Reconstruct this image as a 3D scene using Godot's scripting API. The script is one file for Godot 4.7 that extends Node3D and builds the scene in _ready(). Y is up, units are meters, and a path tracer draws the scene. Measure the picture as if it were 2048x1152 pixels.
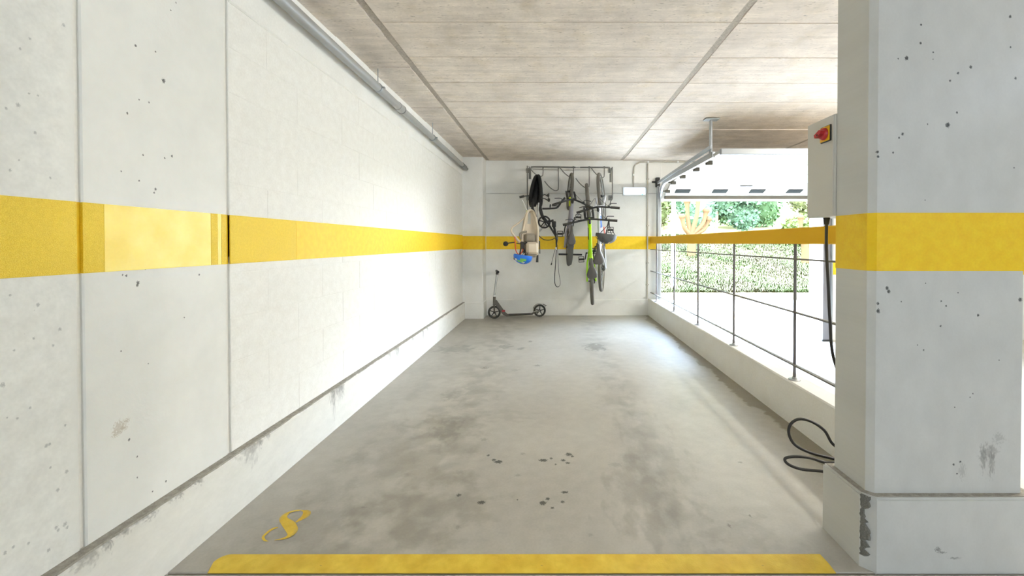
extends Node3D
# An underground parking bay beside a garage entrance. Metres, y up; the bay runs along -z.

var ST: SurfaceTool
var XF := Transform3D.IDENTITY
var UVM := []  # texture coordinates from the position: axis, scale, offset for u and for v
var M := {}
var used := {}
var rng := RandomNumberGenerator.new()

const SUN := 7.0
const SKY := 7.0
const LAMPS := [0.15, 4.3, 1.2, 4.0]

# ------------------------------------------------------------------ helpers
func begin(xf := Transform3D.IDENTITY, uvm := []) -> void:
	ST = SurfaceTool.new()
	ST.begin(Mesh.PRIMITIVE_TRIANGLES)
	ST.set_smooth_group(-1)
	XF = xf
	UVM = uvm

func v(p: Vector3) -> void:
	var q := XF * p
	if UVM:
		ST.set_uv(Vector2(q[UVM[0]] * UVM[1] + UVM[2], q[UVM[3]] * UVM[4] + UVM[5]))
	ST.add_vertex(q)

func tri(a: Vector3, b: Vector3, c: Vector3) -> void:  # counter-clockwise seen from outside
	v(a); v(c); v(b)

func quad(a: Vector3, b: Vector3, c: Vector3, d: Vector3) -> void:
	tri(a, b, c); tri(a, c, d)

func smooth(on: bool) -> void:
	ST.set_smooth_group(0 if on else -1)

# box from corner to corner with chamfered edges
func box(lo: Vector3, hi: Vector3, c := 0.0) -> void:
	var m := (lo + hi) * 0.5
	var h := (hi - lo) * 0.5
	if c <= 0.0:
		for ax in 3:
			for s in [-1.0, 1.0]:
				var n := Vector3.ZERO; n[ax] = s
				var u := Vector3.ZERO; u[(ax + 1) % 3] = 1.0
				var w := n.cross(u)
				quad(m + (n - u - w) * h, m + (n + u - w) * h, m + (n + u + w) * h, m + (n - u + w) * h)
		return
	c = minf(c, minf(h.x, minf(h.y, h.z)) * 0.95)
	var k := h - Vector3(c, c, c)
	for ax in 3:
		for s in [-1.0, 1.0]:
			var n := Vector3.ZERO; n[ax] = s
			var u := Vector3.ZERO; u[(ax + 1) % 3] = 1.0
			var w := n.cross(u)
			quad(m + n * h + (-u - w) * k, m + n * h + (u - w) * k, m + n * h + (u + w) * k, m + n * h + (-u + w) * k)
	for ax in 3:  # edges along ax
		var a := Vector3.ZERO; a[ax] = 1.0
		for s in [-1.0, 1.0]:
			for t in [-1.0, 1.0]:
				var n1 := Vector3.ZERO; n1[(ax + 1) % 3] = s
				var n2 := Vector3.ZERO; n2[(ax + 2) % 3] = t
				var p := m + n1 * h + n2 * k
				var q := m + n1 * k + n2 * h
				var e := a * k
				if s * t > 0: quad(p - e, p + e, q + e, q - e) if (n1.cross(n2)).dot(a) < 0 else quad(p + e, p - e, q - e, q + e)
				else: quad(p - e, p + e, q + e, q - e) if (n1.cross(n2)).dot(a) < 0 else quad(p + e, p - e, q - e, q + e)
	for sx in [-1.0, 1.0]:
		for sy in [-1.0, 1.0]:
			for sz in [-1.0, 1.0]:
				var s := Vector3(sx, sy, sz)
				var a := m + s * Vector3(h.x, k.y, k.z)
				var b := m + s * Vector3(k.x, h.y, k.z)
				var d := m + s * Vector3(k.x, k.y, h.z)
				if sx * sy * sz > 0: tri(a, b, d)
				else: tri(a, d, b)

func cbox(center: Vector3, size: Vector3, c := 0.0) -> void:
	box(center - size * 0.5, center + size * 0.5, c)

func frame_of(dir: Vector3) -> Basis:
	var d := dir.normalized()
	var up := Vector3.UP if absf(d.y) < 0.95 else Vector3.RIGHT
	var x := up.cross(d).normalized()
	return Basis(x, d.cross(x), d)

# tube through points; radii may be one number or an array
func tube(pts: Array, rad, sides := 8, caps := true) -> void:
	var n := pts.size()
	var rings := []
	var fr := frame_of(pts[1] - pts[0])
	for i in n:
		var dir: Vector3
		if i == 0: dir = pts[1] - pts[0]
		elif i == n - 1: dir = pts[n - 1] - pts[n - 2]
		else: dir = ((pts[i + 1] - pts[i]).normalized() + (pts[i] - pts[i - 1]).normalized())
		dir = dir.normalized()
		var x := fr.x - dir * fr.x.dot(dir)
		if x.length() < 1e-4: x = frame_of(dir).x
		x = x.normalized()
		fr = Basis(x, dir.cross(x), dir)
		var r: float = rad[i] if rad is Array else rad
		var ring := []
		for k in sides:
			var a := TAU * k / sides
			ring.append(pts[i] + (fr.x * cos(a) + fr.y * sin(a)) * r)
		rings.append(ring)
	smooth(true)
	for i in n - 1:
		for k in sides:
			var l := (k + 1) % sides
			quad(rings[i][k], rings[i][l], rings[i + 1][l], rings[i + 1][k])
	smooth(false)
	if caps:
		for k in sides:
			var l := (k + 1) % sides
			tri(pts[0], rings[0][l], rings[0][k])
			tri(pts[n - 1], rings[n - 1][k], rings[n - 1][l])

func curve(pts: Array, per := 6) -> Array:  # Catmull-Rom
	var out := []
	for i in pts.size() - 1:
		var p0: Vector3 = pts[maxi(i - 1, 0)]
		var p1: Vector3 = pts[i]
		var p2: Vector3 = pts[i + 1]
		var p3: Vector3 = pts[mini(i + 2, pts.size() - 1)]
		for k in per:
			out.append(p1.cubic_interpolate(p2, p0, p3, float(k) / per))
	out.append(pts[-1])
	return out

# solid of revolution about an axis; profile of Vector2(radius, along)
func lathe(at: Vector3, axis: Vector3, prof: Array, sides := 24, closed := false) -> void:
	var b := frame_of(axis)
	smooth(true)
	var m := prof.size() if closed else prof.size() - 1
	for i in m:
		var p: Vector2 = prof[i]
		var q: Vector2 = prof[(i + 1) % prof.size()]
		for k in sides:
			var a0 := TAU * k / sides
			var a1 := TAU * (k + 1) / sides
			var e0 := b.x * cos(a0) + b.y * sin(a0)
			var e1 := b.x * cos(a1) + b.y * sin(a1)
			if p.x > 1e-6: tri(at + e0 * p.x + b.z * p.y, at + e1 * p.x + b.z * p.y, at + e1 * q.x + b.z * q.y)
			if q.x > 1e-6: tri(at + e0 * p.x + b.z * p.y, at + e1 * q.x + b.z * q.y, at + e0 * q.x + b.z * q.y)
	smooth(false)

func torus(at: Vector3, axis: Vector3, R: float, r: float, sides := 36, around := 8, squash := 1.0) -> void:
	var prof := []
	for k in around:
		var a := TAU * k / around
		prof.append(Vector2(R + r * cos(a), r * squash * sin(a)))
	lathe(at, axis, prof, sides, true)

# flat outline in the plane (ux, uy), thickness t along their cross product
func slab(poly: PackedVector2Array, o: Vector3, ux: Vector3, uy: Vector3, t: float) -> void:
	if not Geometry2D.is_polygon_clockwise(poly): pass
	else: poly.reverse()
	var n := ux.cross(uy).normalized()
	var ids := Geometry2D.triangulate_polygon(poly)
	var P := func(q: Vector2, k: float) -> Vector3: return o + ux * q.x + uy * q.y + n * k
	for i in range(0, ids.size(), 3):
		var a := poly[ids[i]]; var b := poly[ids[i + 1]]; var c := poly[ids[i + 2]]
		if (b - a).cross(c - a) < 0:
			var s := b; b = c; c = s
		tri(P.call(a, t * 0.5), P.call(b, t * 0.5), P.call(c, t * 0.5))
		tri(P.call(a, -t * 0.5), P.call(c, -t * 0.5), P.call(b, -t * 0.5))
	for i in poly.size():
		var a := poly[i]; var b := poly[(i + 1) % poly.size()]
		quad(P.call(a, -t * 0.5), P.call(b, -t * 0.5), P.call(b, t * 0.5), P.call(a, t * 0.5))

func numbered(called: String) -> String:
	if not used.has(called):
		used[called] = 0
		return called
	used[called] += 1
	return "%s_%03d" % [called, used[called]]

func done(called: String, mat: Material, parent: Node = null) -> MeshInstance3D:
	ST.generate_normals()
	var o := MeshInstance3D.new()
	o.mesh = ST.commit()
	o.material_override = mat
	if parent == null:
		o.name = numbered(called)
		add_child(o)
	else:
		o.name = called
		parent.add_child(o, true)
	XF = Transform3D.IDENTITY
	UVM = []
	return o

func part(called: String, mesh: Mesh, mat: Material, parent: Node, at: Vector3) -> MeshInstance3D:
	var o := MeshInstance3D.new()
	o.mesh = mesh
	o.material_override = mat
	o.name = called
	parent.add_child(o, true)
	o.position = at
	return o

func tag(o: Node, label: String, category: String, group := "") -> Node:
	o.set_meta("label", label)
	o.set_meta("category", category)
	if group: o.set_meta("group", group)
	return o

func structure(o: Node, label := "", category := "") -> Node:
	o.set_meta("kind", "structure")
	if label: o.set_meta("label", label)
	if category: o.set_meta("category", category)
	return o

func thing(called: String, label: String, category: String, at := Vector3.ZERO, group := "") -> Node3D:
	var o := Node3D.new()
	o.name = numbered(called)
	add_child(o)
	o.position = at
	tag(o, label, category, group)
	return o

func room(called: String) -> Node3D:
	var o := Node3D.new()
	o.name = numbered(called)
	add_child(o)
	return structure(o)

# ------------------------------------------------------------------ materials
func mat(col: Color, rough := 0.6, metal := 0.0) -> StandardMaterial3D:
	var m := StandardMaterial3D.new()
	m.albedo_color = col
	m.roughness = rough
	m.metallic = metal
	return m

func hexm(h: String, rough := 0.6, metal := 0.0) -> StandardMaterial3D:
	return mat(Color.html(h), rough, metal)

func noise_bytes(w: int, h: int, freq: float, seed_: int, oct := 4, kind := FastNoiseLite.TYPE_SIMPLEX_SMOOTH) -> PackedByteArray:
	var n := FastNoiseLite.new()
	n.noise_type = kind
	n.seed = seed_
	n.frequency = freq
	n.fractal_octaves = oct
	return n.get_seamless_image(w, h, false, false, 0.1, true).get_data()

func streak_bytes(w: int, h: int, squeeze: int, freq: float, seed_: int, oct := 3) -> PackedByteArray:
	var n := FastNoiseLite.new()
	n.noise_type = FastNoiseLite.TYPE_SIMPLEX
	n.seed = seed_
	n.frequency = freq
	n.fractal_octaves = oct
	var im := n.get_seamless_image(w / squeeze, h, false, false, 0.1, true)
	im.resize(w, h, Image.INTERPOLATE_CUBIC)
	return im.get_data()

func tex_of(data: PackedByteArray, w: int, h: int) -> ImageTexture:
	return ImageTexture.create_from_image(Image.create_from_data(w, h, false, Image.FORMAT_RGB8, data))

func grey_tex(data: PackedByteArray, w: int, h: int) -> ImageTexture:
	return ImageTexture.create_from_image(Image.create_from_data(w, h, false, Image.FORMAT_L8, data))

# two colours blended by the noise, plus pits where the second noise is high
func mottled(w: int, h: int, a: Color, b: Color, big: PackedByteArray, fine: PackedByteArray, fine_amount: float, pit: Color, pit_at: int) -> PackedByteArray:
	var d := PackedByteArray()
	d.resize(w * h * 3)
	var lut := PackedFloat32Array(); lut.resize(256)
	for i in 256: lut[i] = i / 255.0
	for i in w * h:
		var t := lut[big[i]]
		var f := (lut[fine[i]] - 0.5) * fine_amount
		var r := a.r + (b.r - a.r) * t + f
		var g := a.g + (b.g - a.g) * t + f
		var l := a.b + (b.b - a.b) * t + f
		if fine[i] > pit_at:
			var k := minf(1.0, (fine[i] - pit_at) / 14.0)
			r = lerpf(r, pit.r, k); g = lerpf(g, pit.g, k); l = lerpf(l, pit.b, k)
		d[i * 3] = int(clampf(r, 0, 1) * 255)
		d[i * 3 + 1] = int(clampf(g, 0, 1) * 255)
		d[i * 3 + 2] = int(clampf(l, 0, 1) * 255)
	return d

# an irregular blot of colour in picture coordinates
func stamp(d: PackedByteArray, w: int, h: int, cx: float, cy: float, rx: float, ry: float, col: Color, much: float, rough := 0.35, soft := 0.12, nf := 0.9) -> void:
	var n := FastNoiseLite.new()
	n.seed = int(cx * 7 + cy * 13)
	n.frequency = nf
	for y in range(maxi(0, int(cy - ry * 1.6)), mini(h, int(cy + ry * 1.6) + 2)):
		for x in range(maxi(0, int(cx - rx * 1.6)), mini(w, int(cx + rx * 1.6) + 2)):
			var u := (x - cx) / rx
			var q := (y - cy) / ry
			var e := 1.0 - sqrt(u * u + q * q) + n.get_noise_2d(u * 2.0, q * 2.0) * rough * 2.0
			if e > 0.0:
				var k := minf(1.0, e / soft) * much
				var i := (y * w + x) * 3
				d[i] = int(lerpf(d[i], col.r * 255, k))
				d[i + 1] = int(lerpf(d[i + 1], col.g * 255, k))
				d[i + 2] = int(lerpf(d[i + 2], col.b * 255, k))

func tri_mat(tex: Texture2D, tile: float, rough := 0.7, bump: Texture2D = null, bump_cm := 0.0, off := Vector3.ZERO) -> StandardMaterial3D:
	var m := mat(Color.WHITE, rough)
	m.albedo_texture = tex
	m.uv1_triplanar = true
	m.uv1_world_triplanar = true
	m.uv1_scale = Vector3.ONE / tile
	m.uv1_offset = off
	if bump:
		m.heightmap_enabled = true
		m.heightmap_texture = bump
		m.heightmap_scale = bump_cm
	return m

const FLOOR_MARKS := [[-0.361,2.354,0.008,0.011,0.8],[-0.324,2.305,0.011,0.011,0.8],[-0.297,2.284,0.021,0.016,0.9],[-0.057,2.300,0.022,0.013,0.9],[-0.014,2.321,0.008,0.011,0.8],[0.010,2.258,0.005,0.008,0.8],[0.051,2.300,0.011,0.011,0.9],[0.074,2.273,0.011,0.010,0.8],[0.082,2.365,0.017,0.017,0.9],[0.101,2.343,0.008,0.011,0.8],[-0.441,1.979,0.009,0.012,0.8],[-0.327,1.925,0.016,0.013,0.9],[-0.167,1.944,0.003,0.005,0.8],[-0.050,1.921,0.016,0.015,0.9],[-0.028,1.952,0.009,0.010,0.9],[0.051,2.003,0.016,0.010,0.9],[0.038,1.929,0.009,0.009,0.7],[-0.007,1.885,0.007,0.007,0.9],[-0.415,2.547,0.024,0.020,0.3],[-0.485,2.179,0.031,0.019,0.2],[-0.182,2.150,0.018,0.014,0.3],[-0.173,2.371,0.017,0.017,0.3],[-0.550,4.850,0.090,0.120,0.4],[-0.347,4.780,0.033,0.046,0.4],[-0.280,5.097,0.030,0.052,0.6],[-0.371,4.735,0.044,0.045,0.5],[0.466,4.826,0.124,0.194,0.5],[-0.647,4.013,0.037,0.041,0.6],[-0.154,4.095,0.038,0.034,0.5],[0.842,1.829,0.006,0.010,0.6],[0.725,1.764,0.006,0.013,0.6],[0.994,2.279,0.016,0.010,0.4],[-0.664,2.677,0.094,0.168,0.3],[-0.779,3.297,0.096,0.113,0.2],[0.324,2.253,0.037,0.026,0.2],[-0.395,1.755,0.012,0.013,0.3],[0.146,1.709,0.012,0.012,0.2],[-1.089,4.735,0.221,0.186,0.3],[-0.356,3.949,0.046,0.047,0.2],[-0.839,1.888,0.018,0.007,0.3]]
const PILLAR_MARKS := [[1.255,1.828,0.0063],[1.225,1.826,0.0023],[1.305,1.946,0.0032],[1.304,1.881,0.0036],[1.349,1.849,0.0027],[1.349,1.824,0.0018],[1.483,1.796,0.0046],[1.438,1.775,0.0036],[1.410,1.748,0.0036],[1.621,1.975,0.0043],[1.624,1.867,0.0029],[1.643,1.757,0.0036],[1.403,1.591,0.0075],[1.436,1.635,0.0032],[1.332,1.594,0.0021],[1.243,1.559,0.0043],[1.231,1.546,0.0029],[1.155,1.496,0.0039],[1.157,1.479,0.0039],[1.210,1.493,0.0029],[1.193,1.009,0.0054],[1.199,0.997,0.0054],[1.161,0.954,0.0046],[1.162,0.927,0.0061],[1.387,0.963,0.0027],[1.386,0.873,0.0032],[1.520,0.912,0.0039],[1.670,0.968,0.0063],[1.405,0.946,0.0029],[1.326,0.787,0.0029],[1.438,0.374,0.0036],[1.462,0.384,0.0032],[1.451,0.341,0.0025],[1.331,1.027,0.0018],[1.447,0.993,0.0021],[1.244,0.961,0.0021],[1.304,0.805,0.0018],[1.505,0.630,0.0021],[1.440,0.581,0.0021],[1.495,0.617,0.0018],[1.597,0.751,0.0018],[1.642,1.439,0.0021],[1.326,1.324,0.0018]]
const WALL_MARKS := [[1.558,1.756,0.0063],[1.424,1.599,0.0030],[1.455,1.835,0.0034],[1.528,1.847,0.0028],[1.501,1.660,0.0026],[1.477,1.472,0.0026],[1.589,1.491,0.0037],[1.559,1.478,0.0024],[1.465,1.657,0.0022],[1.402,1.404,0.0020],[1.462,1.382,0.0025],[1.522,1.361,0.0039],[1.516,1.348,0.0028],[1.481,1.082,0.0026],[1.454,1.036,0.0051],[1.451,1.028,0.0040],[1.414,1.063,0.0033],[1.402,1.067,0.0023],[1.417,0.519,0.0033],[1.444,0.449,0.0023],[1.443,0.378,0.0022],[1.550,0.306,0.0029],[1.705,1.045,0.0030],[1.590,2.026,0.0022],[1.613,2.066,0.0024],[1.498,0.299,0.0023],[1.634,0.887,0.0023],[1.394,0.819,0.0021],[1.487,0.752,0.0017],[1.242,1.796,0.0043],[1.162,1.720,0.0027],[1.134,1.533,0.0046],[1.109,1.517,0.0032],[1.140,1.683,0.0027],[1.170,1.470,0.0034],[1.178,1.573,0.0025],[1.158,1.572,0.0024],[1.204,1.353,0.0028],[1.115,1.359,0.0029],[1.134,1.389,0.0021],[1.171,1.002,0.0041],[1.222,0.925,0.0043],[1.160,0.913,0.0027],[1.205,0.883,0.0028],[1.118,0.891,0.0026],[1.122,0.711,0.0026],[1.101,0.721,0.0019],[1.185,0.608,0.0041],[1.193,0.609,0.0035],[1.234,0.510,0.0043],[1.232,0.646,0.0029],[1.206,0.366,0.0042],[1.211,0.355,0.0035],[1.228,0.361,0.0050],[1.233,0.348,0.0036],[1.093,0.376,0.0038],[1.110,0.379,0.0032],[1.187,0.315,0.0041],[1.142,0.366,0.0033],[1.093,0.808,0.0051],[1.150,0.728,0.0027],[1.211,0.470,0.0042],[1.194,0.543,0.0028],[1.111,1.036,0.0026]]

func make_materials() -> void:
	var S := 1024
	var big := noise_bytes(S, S, 0.006, 11, 4)
	var mid := noise_bytes(S, S, 0.02, 12, 4)
	var fine := noise_bytes(S, S, 0.09, 13, 3)
	# white masonry paint
	var white_a := Color.html("efede5")
	var white_b := Color.html("f5f4ee")
	var bump := grey_tex(mid, S, S)
	var bump_fine := grey_tex(fine, S, S)
	M.white = tri_mat(tex_of(mottled(S, S, white_a, white_b, big, fine, 0.03, Color.html("b9b7ae"), 246), S, S), 1.6, 0.62, bump, 0.06)
	var rough_data := mottled(S, S, Color.html("e8e6de"), Color.html("f3f2eb"), mid, fine, 0.05, Color.html("a9a79e"), 236)
	M.white_rough = tri_mat(tex_of(rough_data, S, S), 0.9, 0.6, bump_fine, 0.12)
	M.white_block = tri_mat(tex_of(mottled(S, S, Color.html("edebe3"), Color.html("f4f3ec"), mid, fine, 0.035, Color.html("bdbbb1"), 244), S, S), 1.3, 0.66, bump, 0.12)
	# yellow band
	var yel := mottled(S, S, Color.html("f2c208"), Color.html("f8d31a"), mid, fine, 0.03, Color.html("b98c00"), 250)
	M.yellow = tri_mat(tex_of(yel, S, S), 1.1, 0.5, bump, 0.06)
	var yel2 := mottled(S, S, Color.html("e0b606"), Color.html("fde055"), fine, mid, 0.04, Color.html("b98c00"), 252)
	M.yellow_rough = tri_mat(tex_of(yel2, S, S), 0.35, 0.5, bump_fine, 0.1)
	M.yellow_smooth = tri_mat(tex_of(mottled(S, S, Color.html("f8d42a"), Color.html("fce564"), big, fine, 0.015, Color.html("8d6f1c"), 252), S, S), 1.2, 0.32)  # glossy paint; its sheen is also put into the paler colour
	M.yellow_rail = hexm("e3ae00", 0.75)
	# line paint on the floor, worn
	M.line = tri_mat(tex_of(mottled(S, S, Color.html("dbb22a"), Color.html("efcf45"), big, mid, 0.05, Color.html("a98a48"), 235), S, S), 0.8, 0.55, bump_fine, 0.05)
	# floor concrete, one picture for the bay
	var fw := 1024
	var fh := 1900
	var f1 := noise_bytes(fw, fh, 0.004, 21, 5)
	var f2 := noise_bytes(fw, fh, 0.03, 22, 4)
	var f3 := noise_bytes(fw, fh, 0.2, 23, 2)
	var fs := noise_bytes(fw, fh, 0.011, 24, 5)
	var fd := PackedByteArray()
	fd.resize(fw * fh * 3)
	for y in fh:
		for x in fw:
			var i := y * fw + x
			var wx := -1.42 + x * 2.96 / fw
			var t := f1[i] / 255.0 * 0.55 + f2[i] / 255.0 * 0.45
			var k := 0.645 + t * 0.1 + (f3[i] - 128) / 255.0 * 0.03
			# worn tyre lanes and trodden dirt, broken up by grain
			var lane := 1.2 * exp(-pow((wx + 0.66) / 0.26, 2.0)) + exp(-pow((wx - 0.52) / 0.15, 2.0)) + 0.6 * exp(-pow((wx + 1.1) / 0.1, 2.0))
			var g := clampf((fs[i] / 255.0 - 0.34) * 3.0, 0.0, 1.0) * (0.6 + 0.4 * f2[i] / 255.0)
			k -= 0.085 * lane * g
			if f3[i] > 236: k -= 0.04
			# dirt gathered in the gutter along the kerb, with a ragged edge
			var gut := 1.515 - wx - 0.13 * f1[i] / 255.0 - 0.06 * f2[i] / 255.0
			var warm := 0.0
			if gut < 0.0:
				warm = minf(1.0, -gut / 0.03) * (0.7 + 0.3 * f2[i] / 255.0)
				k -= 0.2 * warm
			fd[i * 3] = int(clampf(k + 0.012 + warm * 0.015, 0, 1) * 255)
			fd[i * 3 + 1] = int(clampf(k - 0.008, 0, 1) * 255)
			fd[i * 3 + 2] = int(clampf(k - 0.052 - warm * 0.04, 0, 1) * 255)
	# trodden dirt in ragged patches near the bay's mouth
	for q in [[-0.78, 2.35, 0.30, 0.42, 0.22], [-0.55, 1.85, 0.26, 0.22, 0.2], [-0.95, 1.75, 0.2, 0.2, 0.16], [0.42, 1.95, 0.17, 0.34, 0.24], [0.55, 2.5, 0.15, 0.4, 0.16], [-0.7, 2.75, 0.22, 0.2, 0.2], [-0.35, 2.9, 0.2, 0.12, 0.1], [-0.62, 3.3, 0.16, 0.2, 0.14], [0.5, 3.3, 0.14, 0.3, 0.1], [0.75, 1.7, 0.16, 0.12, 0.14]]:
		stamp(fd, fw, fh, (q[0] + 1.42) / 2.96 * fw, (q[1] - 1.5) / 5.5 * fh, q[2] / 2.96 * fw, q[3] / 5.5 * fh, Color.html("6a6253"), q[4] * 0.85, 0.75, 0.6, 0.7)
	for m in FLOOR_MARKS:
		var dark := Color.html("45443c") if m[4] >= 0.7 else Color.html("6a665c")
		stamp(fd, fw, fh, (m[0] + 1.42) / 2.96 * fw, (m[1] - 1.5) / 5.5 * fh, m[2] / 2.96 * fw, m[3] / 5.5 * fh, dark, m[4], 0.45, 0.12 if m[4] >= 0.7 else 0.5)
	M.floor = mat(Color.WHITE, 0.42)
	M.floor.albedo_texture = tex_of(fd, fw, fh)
	M.floor.metallic_specular = 0.45
	M.floor.heightmap_enabled = true
	M.floor.heightmap_texture = grey_tex(f2, fw, fh)
	M.floor.heightmap_scale = 0.05
	M.floor_plain = tri_mat(tex_of(mottled(S, S, Color.html("a09b90"), Color.html("b4afa4"), mid, fine, 0.05, Color.html("6d695f"), 246), S, S), 1.7, 0.6, bump_fine, 0.05)
	M.paving = tri_mat(tex_of(mottled(S, S, Color.html("a39e94"), Color.html("b5b0a6"), mid, fine, 0.05, Color.html("8d897f"), 246), S, S), 1.7, 0.6, bump_fine, 0.05)
	M.asphalt = tri_mat(tex_of(mottled(S, S, Color.html("a8a298"), Color.html("bbb6ac"), mid, fine, 0.06, Color.html("8d897f"), 246), S, S), 2.3, 0.8, bump_fine, 0.1)
	# board-marked concrete of the ceiling: streaks along x
	var s1 := streak_bytes(S, S, 16, 0.03, 31, 4)
	var s2 := streak_bytes(S, S, 8, 0.11, 32, 2)
	var cd := PackedByteArray()
	cd.resize(S * S * 3)
	var stains := noise_bytes(S, S, 0.007, 34, 4)
	var s3 := streak_bytes(S, S, 4, 0.12, 35, 2)
	for i in S * S:
		var k := 0.855 + (s1[i] - 128) / 255.0 * 0.075 + (big[i] - 128) / 255.0 * 0.10 + (mid[i] - 128) / 255.0 * 0.05 + (fine[i] - 128) / 255.0 * 0.04
		if s2[i] > 208: k -= minf(0.16, (s2[i] - 208) / 255.0 * 1.4) * (mid[i] / 255.0)
		if s2[i] < 34: k += 0.05
		if s3[i] > 214 and mid[i] > 120: k -= minf(0.22, (s3[i] - 214) / 255.0 * 2.2)
		if s3[i] < 30 and big[i] > 120: k += 0.045
		var brown := clampf((stains[i] / 255.0 - 0.62) * 2.5, 0, 1) * (0.5 + 0.5 * s1[i] / 255.0)
		k -= brown * 0.05
		cd[i * 3] = int(clampf(k + 0.03, 0, 1) * 255)
		cd[i * 3 + 1] = int(clampf(k - 0.020 - brown * 0.012, 0, 1) * 255)
		cd[i * 3 + 2] = int(clampf(k - 0.075 - brown * 0.045, 0, 1) * 255)
	var ctex := tex_of(cd, S, S)
	var sb := grey_tex(s1, S, S)
	M.ceil = []
	for k in 4:
		M.ceil.append(tri_mat(ctex, 2.3, 0.85, sb, 0.12, Vector3(0.31 * k, 0, 0.17 * k)))
	M.ceil_joint = tri_mat(tex_of(mottled(S, S, Color.html("a89c8c"), Color.html("cdc1b1"), mid, fine, 0.14, Color.html("6b6154"), 226), S, S), 0.5, 0.9, bump_fine, 0.5)
	# left wall near panels: rough one with pits and smooth one with specks in one picture
	var lw := 1024
	var lh := 2048
	var l1 := noise_bytes(lw, lh, 0.02, 41, 4)
	var l2 := noise_bytes(lw, lh, 0.07, 42, 3)
	var l3 := noise_bytes(lw, lh, 0.004, 43, 4)
	var ld := PackedByteArray()
	ld.resize(lw * lh * 3)
	for y in lh:
		for x in lw:
			var i := y * lw + x
			var d := 0.85 + x * 1.05 / lw
			var k := 0.925 + (l3[i] - 128) / 255.0 * 0.025
			if d < 1.27:
				var e := clampf((1.27 - d) / 0.04, 0, 1)
				k += ((l1[i] - 128) / 255.0 * 0.05 + (l2[i] - 128) / 255.0 * 0.03) * e
				if l2[i] > 222: k -= 0.09 * minf(1.0, (l2[i] - 222) / 20.0) * e
			else:
				k += (l1[i] - 128) / 255.0 * 0.012
			ld[i * 3] = int(k * 255)
			ld[i * 3 + 1] = int((k - 0.002) * 255)
			ld[i * 3 + 2] = int((k - 0.03) * 255)
	for m in WALL_MARKS:
		var near_rough: bool = m[0] < 1.27
		stamp(ld, lw, lh, (m[0] - 0.85) / 1.05 * lw, (2.5 - m[1]) / 2.3 * lh, m[2] / 1.05 * lw, m[2] * 1.2 / 2.3 * lh, Color.html("5c5a55") if not near_rough else Color.html("8e8f8c"), 0.85 if not near_rough else 0.45, 0.5)
	for q in [[1.385, 0.575, 0.02, 0.02], [1.40, 0.565, 0.014, 0.008], [1.375, 0.555, 0.012, 0.008], [1.41, 0.585, 0.01, 0.008]]:
		stamp(ld, lw, lh, (q[0] - 0.85) / 1.05 * lw, (2.5 - q[1]) / 2.3 * lh, q[2] / 1.05 * lw, q[3] / 2.3 * lh, Color.html("b7aa97"), 0.45, 0.6, 0.4)
	M.left_panels = mat(Color.WHITE, 0.55)
	M.left_panels.albedo_texture = tex_of(ld, lw, lh)
	M.left_panels.heightmap_enabled = true
	M.left_panels.heightmap_texture = grey_tex(l2, lw, lh)
	M.left_panels.heightmap_scale = 0.04
	# pillar front
	var pw := 768
	var ph := 2048
	var p1 := noise_bytes(pw, ph, 0.006, 51, 4)
	var p2 := noise_bytes(pw, ph, 0.08, 52, 3)
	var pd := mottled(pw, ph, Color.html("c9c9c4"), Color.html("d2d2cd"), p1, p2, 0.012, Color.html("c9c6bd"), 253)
	for m in PILLAR_MARKS:
		stamp(pd, pw, ph, (m[0] - 1.1) / 0.6 * pw, (2.5 - m[1]) / 2.5 * ph, m[2] / 0.6 * pw, m[2] * 1.15 / 2.5 * ph, Color.html("3f4140"), 0.9, 0.45)
	for q in [[1.565, 0.42, 0.035, 0.03, 0.28], [1.545, 0.40, 0.012, 0.05, 0.4], [1.575, 0.385, 0.012, 0.055, 0.4], [1.60, 0.47, 0.02, 0.02, 0.2], [1.36, 0.085, 0.012, 0.01, 0.6], [1.375, 0.075, 0.016, 0.004, 0.6], [1.42, 0.055, 0.02, 0.004, 0.5], [1.47, 0.35, 0.012, 0.03, 0.18]]:
		stamp(pd, pw, ph, (q[0] - 1.1) / 0.6 * pw, (2.5 - q[1]) / 2.5 * ph, q[2] / 0.6 * pw, q[3] / 2.5 * ph, Color.html("6c6a66"), q[4], 0.5, 0.5)
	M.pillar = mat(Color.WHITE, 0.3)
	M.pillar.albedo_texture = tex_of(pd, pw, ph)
	# skirting along the left wall with runs of grime under the ledge
	var kw := 2048
	var kh := 160
	var k1 := noise_bytes(kw, kh, 0.02, 61, 4)
	var k2 := noise_bytes(kw, kh, 0.1, 62, 3)
	var kd := mottled(kw, kh, Color.html("e0ded5"), Color.html("e9e7de"), k1, k2, 0.02, Color.html("c6c3b8"), 250)
	# d, half width, length down, strength
	for q in [[1.93, 0.06, 0.10, 0.35], [1.99, 0.03, 0.05, 0.5], [2.05, 0.02, 0.035, 0.5], [2.66, 0.035, 0.17, 0.45], [2.76, 0.055, 0.09, 0.5], [2.72, 0.06, 0.12, 0.25], [3.58, 0.035, 0.12, 0.28], [3.76, 0.06, 0.14, 0.42], [4.17, 0.03, 0.08, 0.35], [4.5, 0.025, 0.17, 0.5], [4.66, 0.03, 0.08, 0.4], [1.25, 0.05, 0.05, 0.4], [1.31, 0.02, 0.045, 0.5], [1.44, 0.05, 0.03, 0.55], [1.56, 0.03, 0.03, 0.5], [1.65, 0.03, 0.03, 0.55], [1.36, 0.03, 0.03, 0.5], [1.52, 0.02, 0.02, 0.5]]:
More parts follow.
